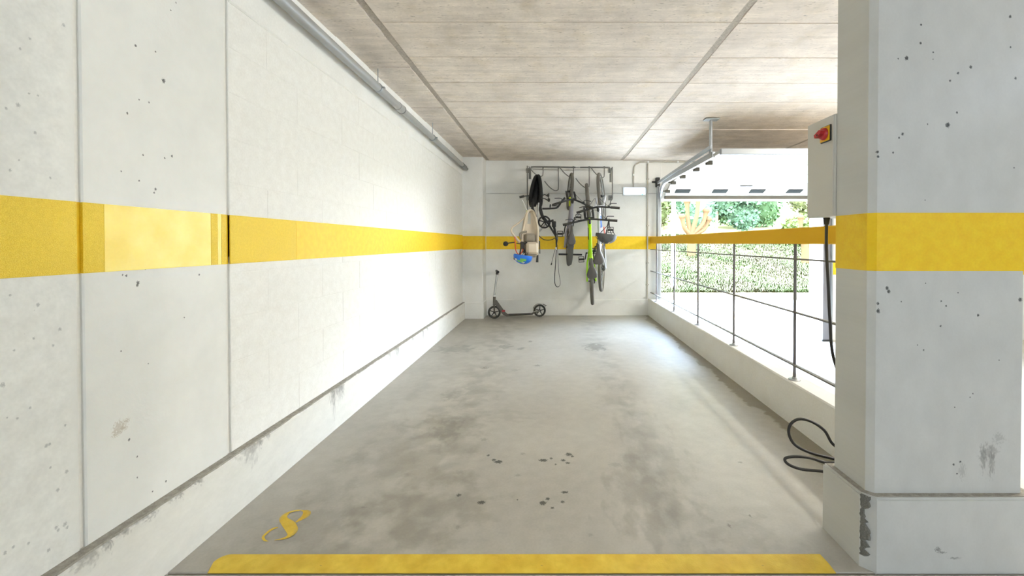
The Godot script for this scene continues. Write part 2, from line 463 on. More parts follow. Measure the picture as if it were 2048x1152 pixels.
		for z in 3:
			stamp(kd, kw, kh, (q[0] - 0.9 + (z - 1) * q[1] * 0.35) / 6.0 * kw, 0, q[1] * (1.0 - 0.25 * z) / 6.0 * kw, q[2] * (0.55 + 0.22 * z) / 0.26 * kh, Color.html("6f6c66"), q[3] * 0.6, 0.5, 0.6)
	M.skirting = mat(Color.WHITE, 0.55)
	M.skirting.albedo_texture = tex_of(kd, kw, kh)
	M.grime = tri_mat(tex_of(mottled(S, S, Color.html("8d887d"), Color.html("b3aea3"), mid, fine, 0.1, Color.html("6b665c"), 235), S, S), 0.6, 0.9)
	M.broken = tri_mat(tex_of(mottled(S, S, Color.html("4a4945"), Color.html("999890"), fine, mid, 0.25, Color.html("c9c7c0"), 215), S, S), 0.12, 0.8)
	# metals, plastics, cloth
	M.galv = hexm("a4a6a6", 0.42, 0.75)
	M.rail_paint = hexm("6f6b6b", 0.5, 0.1)
	M.rail_light = hexm("6a675c", 0.6, 0.0)
	M.door_white = hexm("cdc9be", 0.5)
	M.dark = hexm("2c2c2b", 0.7)
	M.slot = hexm("343634", 1.0)
	M.slot.specular_mode = BaseMaterial3D.SPECULAR_DISABLED
	M.grey_plastic = hexm("9a9994", 0.38)
	M.pipe_ring = hexm("6e6e6b", 0.5)
	M.box_paint = hexm("d3d0c6", 0.4)
	M.red = hexm("b8262a", 0.35)
	M.switch_yellow = hexm("f0b90f", 0.4)
	M.cable = hexm("2a2723", 0.5)
	M.conduit = hexm("b9b2a4", 0.5)
	M.rack = hexm("7e7d76", 0.4, 0.5)
	M.rubber = hexm("3b3934", 0.75)
	M.rubber_dusty = hexm("6b665c", 0.85)
	M.black = hexm("1d1d1c", 0.5)
	M.chrome = hexm("c6c6c4", 0.22, 0.9)
	M.alu = hexm("b4b3ae", 0.35, 0.8)
	M.lime = hexm("b9f00e", 0.32)
	M.lavender = hexm("a29fa8", 0.35, 0.3)
	M.white_frame = hexm("d9dadf", 0.3)
	M.blue = hexm("2f5fae", 0.35)
	M.saddle = hexm("55524e", 0.7)
	M.fender = hexm("5d5c58", 0.6)
	M.seal = hexm("6f675a", 0.8)
	M.beige = hexm("cfc0a8", 0.5)
	M.beige_dark = hexm("8d8576", 0.8)
	M.helmet_blue = hexm("1f6fd6", 0.3)
	M.green = hexm("7cc256", 0.4)
	M.pale = hexm("e8e8e4", 0.4)
	M.orange = hexm("e2572b", 0.6)
	M.helmet_grey = hexm("565653", 0.8)
	M.pink = hexm("f08a80", 0.4)
	M.brown = hexm("7b5a40", 0.6)
	M.jacket = hexm("191a19", 0.8)
	M.fluo = hexm("c9d92f", 0.5)

# ------------------------------------------------------------------ light
func batten(at: Vector3, along_x: bool, energy: float, glow: Color, label: String) -> void:
	var t := thing("led_batten", label, "ceiling light", at, "ceiling battens")
	var turn := Transform3D(Basis(Vector3.UP, PI / 2 if along_x else 0.0), Vector3.ZERO)
	begin(turn)
	cbox(Vector3(0, -0.02, 0), Vector3(0.09, 0.04, 1.24), 0.008)
	done("housing", M.box_paint, t)
	begin(turn)
	tube([Vector3(0, -0.05, -0.6), Vector3(0, -0.05, 0.6)], 0.03, 16)
	var g := mat(Color.WHITE, 0.4)
	g.emission_enabled = true
	g.emission = glow
	g.emission_energy_multiplier = 3.0
	done("diffuser", g, t)
	for k in [-0.35, 0.35]:
		var l := OmniLight3D.new()
		l.name = "batten_light"
		t.add_child(l, true)
		l.position = turn * Vector3(0, -0.17, k)
		l.light_energy = energy * 0.5
		l.light_color = glow
		l.light_size = 0.08
		l.omni_range = 30.0
		l.omni_attenuation = 2.0
		l.shadow_enabled = true

func _ready() -> void:
	rng.seed = 7
	# camera
	var cam := Camera3D.new()
	cam.name = "camera"
	add_child(cam)
	cam.position = Vector3(0, 1.17, 0)
	cam.rotation = Vector3(-0.0122, 0, 0)
	var near := 0.05
	cam.set_frustum(1152.0 * near / 860.0, Vector2((1024.0 - 1107.2) * near / 860.0, (496.6 - 576.0) * near / 860.0), near, 400.0)
	cam.current = true
	# sky, exposure
	var env := Environment.new()
	env.tonemap_mode = Environment.TONE_MAPPER_LINEAR
	env.tonemap_exposure = 1.26
	env.sdfgi_enabled = true
	env.ssao_enabled = true
	env.ssil_enabled = true
	env.background_mode = Environment.BG_SKY
	var sky := Sky.new()
	var sm := ProceduralSkyMaterial.new()
	sm.sky_top_color = Color.html("a5bfe0")
	sm.sky_horizon_color = Color.html("eceff0")
	sm.ground_horizon_color = Color.html("c9c8c0")
	sm.ground_bottom_color = Color.html("8f8d85")
	sm.sky_energy_multiplier = SKY
	sm.ground_energy_multiplier = SKY * 0.5
	sky.sky_material = sm
	env.sky = sky
	var we := WorldEnvironment.new()
	we.name = "environment"
	we.environment = env
	add_child(we)
	# sun: from outside, upper left
	var sun := DirectionalLight3D.new()
	sun.name = "sun"
	add_child(sun)
	sun.look_at_from_position(Vector3.ZERO, Vector3(0.55, -0.80, 0.14))
	sun.light_energy = SUN
	sun.light_color = Color(1.0, 0.955, 0.88)
	sun.light_angular_distance = 0.6
	sun.shadow_enabled = true

	make_materials()
	# first batten follows the pillar highlight; the others are unseen, added as fill light
	batten(Vector3(3.42, 2.495, 0.05), false, LAMPS[0], Color(0.83, 0.905, 1.0), "white ceiling batten over the aisle right of the pillar")
	batten(Vector3(4.0, 2.495, -2.7), false, LAMPS[1], Color(1.0, 0.985, 0.95), "unseen white fill batten added over the entrance lane nearer the aisle")
	batten(Vector3(4.0, 2.495, -4.1), false, LAMPS[2], Color(1.0, 0.985, 0.95), "unseen white fill batten added over the entrance lane nearer the door")
	for x in [0.2, 3.4]:  # unseen pair added far back to brighten the back wall
		batten(Vector3(x, 2.495, 5.2), true, LAMPS[3], Color(0.83, 0.905, 1.0), "unseen white fill batten added at the back of the aisle, %s" % ("nearer the left wall" if x < 1 else "nearer the right wall"))
	build_shell()
	build_left_wall()
	build_back_wall()
	build_ceiling()
	build_pillar()
	build_guard()
	build_door()
	build_outside()
	build_services()
	build_rack()
	build_bikes()
	build_seat_and_helmets()
	build_scooter()
	build_cable()

# ------------------------------------------------------------------ shell
func build_shell() -> void:
	# bay floor
	var fl := room("floor")
	tag(fl, "stained grey concrete floor of the parking bay", "floor")
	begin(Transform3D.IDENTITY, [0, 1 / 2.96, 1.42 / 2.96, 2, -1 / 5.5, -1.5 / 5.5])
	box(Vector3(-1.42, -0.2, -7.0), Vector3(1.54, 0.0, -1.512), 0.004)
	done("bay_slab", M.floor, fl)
	begin()
	box(Vector3(-1.42, -0.2, -1.506), Vector3(8.2, 0.0, 7.0), 0.003)
	done("aisle_slab", M.floor_plain, fl)
	begin()
	box(Vector3(-1.42, -0.3, -1.52), Vector3(1.54, -0.012, -1.49))
	done("joint_filler", M.dark, fl)
	# painted line and number
	begin()
	var poly := PackedVector2Array([Vector2(-1.225, 1.508)])
	for k in 9:
		var a := PI + PI * 0.5 * k / 8.0
		poly.append(Vector2(-1.205 + cos(a) * 0.04, 1.56 - sin(a) * 0.04))
	poly.append_array([Vector2(1.0, 1.601), Vector2(1.003, 1.555), Vector2(1.0, 1.508)])
	slab(poly, Vector3(0, 0.0012, 0), Vector3(1, 0, 0), Vector3(0, 0, -1), 0.0024)
	var ln := done("painted_line", M.line, fl)
	ln.set_meta("label", "yellow painted line across the front of the bay")
	begin()
	for stroke in [
		[[-1.118,1.671,0.0019],[-1.135,1.676,0.0058],[-1.155,1.696,0.0077],[-1.155,1.721,0.0086],[-1.152,1.737,0.0096],[-1.144,1.748,0.0086],[-1.132,1.753,0.0038]],
		[[-1.098,1.677,0.0019],[-1.078,1.682,0.0058],[-1.061,1.691,0.0115],[-1.053,1.706,0.0192],[-1.057,1.726,0.0288],[-1.075,1.748,0.0326],[-1.104,1.775,0.0326],[-1.134,1.797,0.0249],[-1.151,1.817,0.0211],[-1.152,1.841,0.0153],[-1.144,1.854,0.0096],[-1.128,1.863,0.0077],[-1.109,1.866,0.0058]],
		[[-1.108,1.868,0.0019],[-1.094,1.863,0.0058],[-1.073,1.853,0.0211],[-1.063,1.832,0.0249],[-1.068,1.811,0.0173],[-1.074,1.794,0.0096],[-1.082,1.783,0.0015]]]:
		var c := []
		for q in stroke: c.append(Vector3(q[0], q[2] * 1.3, -q[1]))
		c = curve(c, 5)
		for i in c.size() - 1:
			var a: Vector3 = c[i]; var b: Vector3 = c[i + 1]
			var dir := Vector3(b.x - a.x, 0, b.z - a.z).normalized()
			var s := Vector3(-dir.z, 0, dir.x)
			var pa := Vector3(a.x, 0.002, a.z); var pb := Vector3(b.x, 0.002, b.z)
			quad(pa + s * a.y * 0.5, pa - s * a.y * 0.5, pb - s * b.y * 0.5, pb + s * b.y * 0.5)
	var nm := done("painted_number", M.line, fl)
	nm.set_meta("label", "slanted yellow number 8 painted on the floor")
	# entrance lane, lower than the bay
	var dr := room("driveway_floor")
	tag(dr, "pale concrete entrance lane beyond the railing", "floor")
	begin()
	var x0 := 1.66
	var x1 := 8.2
	quad(Vector3(x0, 0, -1.49), Vector3(x1, 0, -1.49), Vector3(x1, -0.41, -3.2), Vector3(x0, -0.41, -3.2))
	quad(Vector3(x0, -0.41, -3.2), Vector3(x1, -0.41, -3.2), Vector3(x1, -0.41, -7.4), Vector3(x0, -0.41, -7.4))
	quad(Vector3(x0, -0.6, -7.4), Vector3(x1, -0.6, -7.4), Vector3(x1, -0.6, -1.49), Vector3(x0, -0.6, -1.49))
	done("lane_slab", M.paving, dr)
	# unseen walls that close the garage
	var wr := room("wall_right")
	begin(); box(Vector3(8.2, -0.6, -7.35), Vector3(8.5, 2.8, 7.3)); done("wall_face", M.white, wr)
	var wb := room("wall_rear")
	begin(); box(Vector3(-1.75, -0.3, 7.0), Vector3(8.5, 2.8, 7.3)); done("wall_face", M.white, wb)

func build_left_wall() -> void:
	var w := room("wall_left")
	tag(w, "white painted wall with a yellow band along the bay", "wall")
	begin(); box(Vector3(-1.75, -0.3, -7.35), Vector3(-1.416, 2.8, 7.3)); done("backing", M.white, w)
	var uvf := [2, -1 / 1.05, -0.85 / 1.05, 1, -1 / 2.3, 2.5 / 2.3]
	begin(); box(Vector3(-1.45, 0.0, -0.849), Vector3(-1.407, 2.52, 7.0), 0.004); done("wall_panel", M.white_rough, w)
	begin(Transform3D.IDENTITY, uvf); box(Vector3(-1.45, 0.0, -1.2685), Vector3(-1.407, 2.52, -0.8495), 0.003); done("wall_panel", M.left_panels, w)
	begin(Transform3D.IDENTITY, uvf); box(Vector3(-1.45, 0.0, -1.848), Vector3(-1.407, 2.52, -1.2845), 0.004); done("wall_panel", M.left_panels, w)
	# block infill, every block a piece with tight filled joints
	begin(); box(Vector3(-1.45, 0.0, -6.96), Vector3(-1.4086, 2.22, -1.868)); done("mortar", M.white_block, w)
	var hgt := 0.196
	var rows := 10
	for r in rows:
		var y0 := 0.2553 + r * hgt
		var dd := 1.868 - (0.25 if r % 2 else 0.0)
		while dd < 6.95:
			var a := maxf(dd, 1.868) + 0.0015
			var b := minf(dd + 0.5, 6.95) - 0.0015
			if b - a > 0.03:
				begin()
				box(Vector3(-1.445, y0 + 0.0015, -b), Vector3(-1.4072 + rng.randf_range(-0.0008, 0.0008), minf(y0 + hgt, 2.214) - 0.0015, -a), 0.0012)
				done("block", M.white_block, w)
			dd += 0.5
	begin(); box(Vector3(-1.45, 2.214, -6.96), Vector3(-1.4, 2.52, -1.868), 0.006); done("beam", M.white, w)
	# skirting with its grimy ledge
	begin(Transform3D.IDENTITY, [2, -1 / 6.0, -0.9 / 6.0, 1, -1 / 0.26, 1.0])
	box(Vector3(-1.45, -0.02, -6.645), Vector3(-1.369, 0.2553, -0.9), 0.012)
	done("skirting", M.skirting, w)
	begin(); box(Vector3(-1.45, -0.02, -0.9), Vector3(-1.369, 0.2553, 7.0), 0.012); done("skirting", M.white, w)
	begin()
	var n := FastNoiseLite.new(); n.seed = 5; n.frequency = 6.0
	var steps := 400
	for i in steps:
		var d0 := 0.9 + 5.74 * i / steps
		var d1 := 0.9 + 5.74 * (i + 1) / steps
		var e0 := -1.3745 + 0.006 * n.get_noise_1d(d0)
		var e1 := -1.3745 + 0.006 * n.get_noise_1d(d1)
		quad(Vector3(-1.407, 0.2575, -d0), Vector3(e0, 0.2575, -d0), Vector3(e1, 0.2575, -d1), Vector3(-1.407, 0.2575, -d1))
		quad(Vector3(e0, 0.25, -d0), Vector3(e1, 0.25, -d1), Vector3(e1, 0.2575, -d1), Vector3(e0, 0.2575, -d0))
	var gr := done("ledge_grime", M.grime, w)
	gr.set_meta("label", "grey dirt on the skirting ledge")
	# yellow band, painted over each panel
	for q in [[0.0, 1.2685, M.yellow_rough, -1.4054], [1.2845, 1.345, M.yellow_rough, -1.4054], [1.3455, 1.765, M.yellow_smooth, -1.4056], [1.7655, 1.7995, M.yellow_rough, -1.4054], [1.80, 1.82, M.yellow_smooth, -1.4056], [1.8205, 1.848, M.yellow_rough, -1.4054], [1.868, 2.35, M.yellow_rough, -1.4042], [2.3505, 6.643, M.yellow, -1.4044]]:
		begin(); box(Vector3(-1.44, 1.0793, -q[1]), Vector3(q[3], 1.292, -q[0]), 0.0006); done("yellow_band", q[2], w)
	for d in [1.2765, 1.858]:
		begin(); box(Vector3(-1.44, 1.0793, -d - 0.009), Vector3(-1.4145, 1.292, -d + 0.009)); done("yellow_band", M.yellow, w)

func build_back_wall() -> void:
	var w := room("wall_back")
	tag(w, "white back wall of the bay with a yellow band", "wall")
	# corner column
	begin(); box(Vector3(-1.42, 0.0, -7.0), Vector3(-1.0925, 2.52, -6.643), 0.012); done("corner_column", M.white, w)
	begin(); box(Vector3(-1.42, -0.02, -7.0), Vector3(-1.083, 0.2553, -6.632), 0.006); done("skirting", M.white, w)
	begin(); box(Vector3(-1.419, 1.0701, -6.9), Vector3(-1.0915, 1.2783, -6.6415), 0.001); done("yellow_band", M.yellow, w)
	# wall field in two lifts, jamb, lintel, wall right of the opening
	begin(); box(Vector3(-1.1, 0.0, -7.35), Vector3(1.74, 1.968, -6.954), 0.004); done("wall_field", M.white, w)
	begin(); box(Vector3(-1.1, 1.972, -7.35), Vector3(1.74, 2.52, -6.956), 0.004); done("wall_field", M.white, w)
	begin(); box(Vector3(-1.1, -0.02, -7.35), Vector3(1.54, 0.2553, -6.944), 0.006); done("skirting", M.white, w)
	begin(); box(Vector3(-1.09, 1.0701, -7.0), Vector3(1.66, 1.2783, -6.9525), 0.001); done("yellow_band", M.yellow, w)
	begin(); box(Vector3(1.66, -0.6, -7.35), Vector3(1.74, 0.1, -6.954)); done("jamb", M.white, w)
	begin(); box(Vector3(1.74, 1.885, -7.35), Vector3(4.37, 2.52, -6.99), 0.004); done("lintel", M.white, w)
	begin(); box(Vector3(4.37, -0.6, -7.35), Vector3(8.2, 2.52, -6.99), 0.004); done("wall_field", M.white, w)
	begin(); box(Vector3(4.47, 0.655, -7.1), Vector3(8.2, 0.865, -6.9885), 0.001); done("yellow_band", M.yellow, w)

func build_ceiling() -> void:
	var c := room("ceiling")
	tag(c, "board-marked grey concrete ceiling", "ceiling")
	begin(); box(Vector3(-1.75, 2.512, -7.35), Vector3(8.5, 2.8, 7.3)); done("slab", M.ceil_joint, c)
	# longitudinal joints: rough mortar strips between the shutter panels
	var n := FastNoiseLite.new(); n.seed = 9; n.frequency = 5.0
	for xg in [-1.06, 1.094, 3.27, 5.44]:
		begin()
		smooth(true)
		for i in 140:
			var d0 := 1.6 + 5.36 * i / 140.0
			var d1 := 1.6 + 5.36 * (i + 1) / 140.0
			var prev := []
			for k in 4:
				var x: float = xg - 0.024 + 0.016 * k
				var h0 := 2.504 + 0.009 * n.get_noise_2d(d0, k * 1.7 + xg)
				var h1 := 2.504 + 0.009 * n.get_noise_2d(d1, k * 1.7 + xg)
				var cur := [Vector3(x, h0, -d0), Vector3(x, h1, -d1)]
				if k: quad(prev[0], prev[1], cur[1], cur[0])
				prev = cur
		done("joint_mortar", M.ceil_joint, c)
	var cols := [[-1.43, -1.085, 0.18], [-1.036, 1.070, 0.0], [1.118, 3.246, 0.02], [3.294, 5.416, 0.1], [5.464, 8.2, 0.0]]
	var idx := 0
	for q in cols:
		var d: float = 2.6 + q[2] - 0.486 * 3
		while d < 6.95:
			begin()
			var b := minf(d + 0.486, 6.99)
			box(Vector3(q[0], 2.497 + rng.randf_range(-0.004, 0.004), -b + 0.0035), Vector3(q[1], 2.53, -d - 0.0035), 0.002)
			done("board_panel", M.ceil[(idx * 7 + int(d * 3)) % 4], c)
			d += 0.486
			idx += 1
	begin(); box(Vector3(-1.43, 2.497, -1.13), Vector3(8.2, 2.53, 7.0)); done("aisle_soffit", M.ceil[0], c)

func build_pillar() -> void:
	var p := room("pillar")
	tag(p, "white concrete pillar with a yellow band at the right", "pillar")
	var uvf := [0, 1 / 0.6, -1.1 / 0.6, 1, -1 / 2.5, 1.0]
	var x0 := 1.135
	var x1 := 1.70
	var zn := 1.537
	var zf := 1.727
	var ch := 0.02
	var outline := func(g: float) -> PackedVector2Array:
		return PackedVector2Array([Vector2(x0 - g, zn + ch - g * 0.4), Vector2(x0 - g, zf + g), Vector2(x1 + g, zf + g), Vector2(x1 + g, zn + ch - g * 0.4), Vector2(x1 + g * 0.4 - ch, zn - g), Vector2(x0 - g * 0.4 + ch, zn - g)])
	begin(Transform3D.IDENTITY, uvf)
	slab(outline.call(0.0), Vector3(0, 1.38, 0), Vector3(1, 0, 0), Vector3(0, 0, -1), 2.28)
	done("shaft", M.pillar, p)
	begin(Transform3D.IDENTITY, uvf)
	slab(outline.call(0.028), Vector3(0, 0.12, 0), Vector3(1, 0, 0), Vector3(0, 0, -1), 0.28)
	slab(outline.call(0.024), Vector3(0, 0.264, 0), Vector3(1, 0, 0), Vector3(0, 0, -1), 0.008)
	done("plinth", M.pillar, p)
	begin()
	slab(outline.call(0.0015), Vector3(0, 1.1742, 0), Vector3(1, 0, 0), Vector3(0, 0, -1), 0.2082)
	done("yellow_band", M.yellow, p)
	begin()
	slab(outline.call(0.02), Vector3(0, 0.2689, 0), Vector3(1, 0, 0), Vector3(0, 0, -1), 0.002)
	var g := done("ledge_grime", M.grime, p)
	g.set_meta("label", "grey dirt on the plinth ledge")
	# knocked-off corner of the plinth: ragged bare concrete
	begin()
	var n := FastNoiseLite.new(); n.seed = 3; n.frequency = 30.0
	var rowsn := 26
	var a := Vector3(1.1067, 0, -1.548)
	var b := Vector3(1.127, 0, -1.516)
	var grid := []
	for i in rowsn + 1:
		var y := 0.045 + 0.222 * i / rowsn
		var row := []
		for k in 6:
			var t := k / 5.0
			var wob := 0.25 * n.get_noise_2d(y * 4.0, k * 0.05)
			var lo := clampf(0.12 + wob, 0.0, 0.4)
			var hi := clampf(0.8 + n.get_noise_1d(y * 3.0 + 9.0) * 0.8 - 0.2 * sin(y * 40.0), 0.5, 1.0)
			var q := a.lerp(b, lo + (hi - lo) * t)
			q.y = y + n.get_noise_2d(k, y * 9.0) * 0.004
			q += Vector3(-0.86, 0, 0.5) * (0.0022 + 0.002 * n.get_noise_2d(y * 7.0, k * 3.0)) * (0.0 if k == 0 or k == 5 else 1.0)
			row.append(q)
		grid.append(row)
	for i in rowsn:
		for k in 5:
			quad(grid[i][k], grid[i][k + 1], grid[i + 1][k + 1], grid[i + 1][k])
	var br := done("broken_corner", M.broken, p)
	br.set_meta("label", "dark chipped concrete on the plinth corner")

# ------------------------------------------------------------------ guard railing on its kerb
func build_guard() -> void:
	var k := room("trim_1")
	tag(k, "low white kerb wall between the bay and the lane", "kerb")
	begin(); box(Vector3(1.53, -0.6, -6.954), Vector3(1.67, 0.275, -1.735), 0.008); done("kerb_wall", M.white, k)
	var t := thing("guard_railing", "grey steel guard railing with a yellow top rail on the kerb", "railing", Vector3(1.575, 0.275, -4.3))
	var o := -t.position
	begin(Transform3D(Basis(), o)); box(Vector3(1.555, 1.163, -6.95), Vector3(1.60, 1.268, -1.74), 0.006); done("top_rail", M.yellow_rail, t)
	for y in [0.372, 0.718, 1.066]:
		begin(Transform3D(Basis(), o)); box(Vector3(1.562, y - 0.005, -6.95), Vector3(1.590, y + 0.005, -1.74), 0.002); done("rail", M.rail_light, t)
	for d in [1.87, 2.805, 3.755, 4.69, 5.62, 6.58]:
		begin(Transform3D(Basis(), o))
		tube([Vector3(1.577, 0.275, -d), Vector3(1.577, 1.17, -d)], 0.0095, 10)
		var po := done("post", M.rail_paint, t)
		begin(Transform3D(Basis(), o))
		lathe(Vector3(1.577, 0.275, -d), Vector3.UP, [Vector2(0, 0.006), Vector2(0.034, 0.006), Vector2(0.037, 0.0), Vector2(0, 0)], 20)
		lathe(Vector3(1.577, 0.281, -d), Vector3.UP, [Vector2(0.016, 0.0), Vector2(0.013, 0.014), Vector2(0.0, 0.014)], 14)
		done("base_plate", M.galv, po)

# ------------------------------------------------------------------ sectional door, open overhead
func build_door() -> void:
	var t := thing("garage_door", "white sectional garage door raised under the ceiling", "garage door", Vector3(3.05, 2.1, -5.7))
	var o := Transform3D(Basis(), -t.position)
	var path := [[4.58, 2.125], [5.28, 2.125], [5.97, 2.118], [6.5, 2.068], [6.86, 1.915]]
	for i in 4:
		var a := Vector2(-path[i][0], path[i][1])
		var b := Vector2(-path[i + 1][0], path[i + 1][1])
		var dir := (b - a).normalized()
		var nrm := Vector2(dir.y, -dir.x)
		if nrm.y > 0: nrm = -nrm
		a += dir * 0.003; b -= dir * 0.003
		begin(o)
		var bas := Basis(Vector3.RIGHT, Vector3(0, -nrm.y, -nrm.x), Vector3(0, -dir.y, -dir.x))
		var mid := (a + b) * 0.5
		XF = o * Transform3D(bas, Vector3(3.05, mid.y, mid.x))
		cbox(Vector3(0, 0.02, 0), Vector3(2.56, 0.04, (b - a).length()), 0.005)
		var sec := done("section", M.door_white, t)
		if i == 3:
			for q in [-1.04, -0.46, 0.12, 0.70, 1.2]:
				begin(); XF = o * Transform3D(bas, Vector3(3.05, mid.y, mid.x))
				cbox(Vector3(q, -0.004, -0.03), Vector3(0.23, 0.012, 0.10), 0.003)
				done("vent_slot", M.slot, sec)
			begin(); XF = o * Transform3D(bas, Vector3(3.05, mid.y, mid.x))
			cbox(Vector3(-0.12, -0.007, 0.11), Vector3(0.2, 0.02, 0.07), 0.006)
			done("grip", M.rail_paint, sec)
		if i in [1, 2, 0]:
			for q in [-0.7, 0.0, 0.7]:
				begin(); XF = o * Transform3D(bas, Vector3(3.05, mid.y, mid.x))
				cbox(Vector3(q, -0.002, -(b - a).length() * 0.5 + 0.012), Vector3(0.52, 0.004, 0.012), 0.001)
				done("seam_strip", M.galv, sec)
	# end caps: rail at the inner end, seal at the lower end
	begin(o); box(Vector3(1.77, 2.105, -4.60), Vector3(4.33, 2.172, -4.55), 0.006); done("end_rail", M.galv, t)
	begin(o); box(Vector3(1.77, 1.865, -6.90), Vector3(4.33, 1.925, -6.845), 0.008); done("bottom_seal", M.seal, t)
	for q in [[4.92, 2.085], [5.36, 2.085], [5.92, 2.08], [6.38, 2.06], [6.7, 1.97]]:
		begin(o)
		cbox(Vector3(1.775, q[1], -q[0]), Vector3(0.075, 0.05, 0.045), 0.006)
		tube([Vector3(1.70, q[1] + 0.005, -q[0]), Vector3(1.79, q[1] + 0.005, -q[0])], 0.012, 8)
		done("hinge_roller", M.rubber_dusty, t)
	# tracks
	var tr := thing("door_track", "galvanised overhead track of the garage door beside the back wall", "door track", Vector3(1.69, -0.41, -6.86))
	o = Transform3D(Basis(), -tr.position)
	var run := [Vector3(1.69, 2.105, -4.55), Vector3(1.69, 2.105, -6.2)]
	for k in 7:
		var an := PI * 0.5 * k / 6.0
		run.append(Vector3(1.69, 2.105 - 0.36 * (1.0 - cos(an)), -6.5 - 0.36 * sin(an)))
	run.append(Vector3(1.69, -0.40, -6.86))
	begin(o)
	channel(run, 0.03, 0.062)
	done("rail", M.galv, tr)
	begin(o)
	channel([Vector3(1.665, 2.185, -4.55), Vector3(1.665, 2.13, -6.9)], 0.022, 0.04)
	done("upper_rail", M.galv, tr)
	begin(o)
	box(Vector3(1.672, 2.1, -4.64), Vector3(1.700, 2.49, -4.615), 0.002)
	box(Vector3(1.672, 2.1, -4.617), Vector3(1.676, 2.49, -4.585), 0.001)
	done("hanger", M.galv, tr)
	begin(o); box(Vector3(1.61, 2.482, -4.66), Vector3(1.76, 2.493, -4.56), 0.003); done("ceiling_plate", M.galv, tr)
	begin(o); box(Vector3(1.64, 2.07, -6.95), Vector3(1.70, 2.22, -6.88), 0.006); tube([Vector3(1.58, 2.15, -6.915), Vector3(1.70, 2.15, -6.915)], 0.016, 10); done("end_bearing", M.rubber, tr)
	begin(o); box(Vector3(1.652, -0.41, -6.93), Vector3(1.675, 2.08, -6.83), 0.003); done("side_angle", M.galv, tr)
	var t2 := thing("door_track", "grey vertical track on the far jamb of the garage door", "door track", Vector3(4.38, -0.41, -6.93))
	begin(); box(Vector3(-0.06, 0.0, -0.03), Vector3(0.06, 2.3, 0.04), 0.006); done("rail", M.rail_paint, t2)
	begin(); box(Vector3(0.085, 0.0, -0.03), Vector3(0.11, 2.3, 0.03), 0.004); done("side_angle", M.galv, t2)
	begin(); box(Vector3(-0.065, -0.0, -0.035), Vector3(0.065, 0.03, 0.045), 0.004); done("foot_block", M.dark, t2)

# flat bar section swept along points in the y-z plane: thickness tx across x, height h in the plane
func channel(pts: Array, tx: float, h: float) -> void:
	var rings := []
	for i in pts.size():
		var dir: Vector3
		if i == 0: dir = pts[1] - pts[0]
		elif i == pts.size() - 1: dir = pts[i] - pts[i - 1]
		else: dir = (pts[i + 1] - pts[i]).normalized() + (pts[i] - pts[i - 1]).normalized()
		dir = dir.normalized()
		var up := Vector3.RIGHT.cross(dir).normalized()
		var r := []
		for q in [[-1, -1], [1, -1], [1, -0.6], [-0.4, -0.6], [-0.4, 0.6], [1, 0.6], [1, 1], [-1, 1]]:
			r.append(pts[i] + Vector3.RIGHT * tx * 0.5 * q[0] + up * h * 0.5 * q[1])
		rings.append(r)
	for i in pts.size() - 1:
		for k in 8:
			var l := (k + 1) % 8
			quad(rings[i][k], rings[i + 1][k], rings[i + 1][l], rings[i][l])
	for e in [0, pts.size() - 1]:
		var r: Array = rings[e]
		quad(r[0], r[1], r[2], r[3]); quad(r[0], r[3], r[4], r[7]); quad(r[7], r[4], r[5], r[6])

# ------------------------------------------------------------------ outside
func bank_y(d: float, x: float) -> float:
	return -0.27 + maxf(0.0, d - 12.2) * 0.155 + 0.06 * sin(x * 1.3 + d) * clampf((d - 12.2) * 0.5, 0, 1)

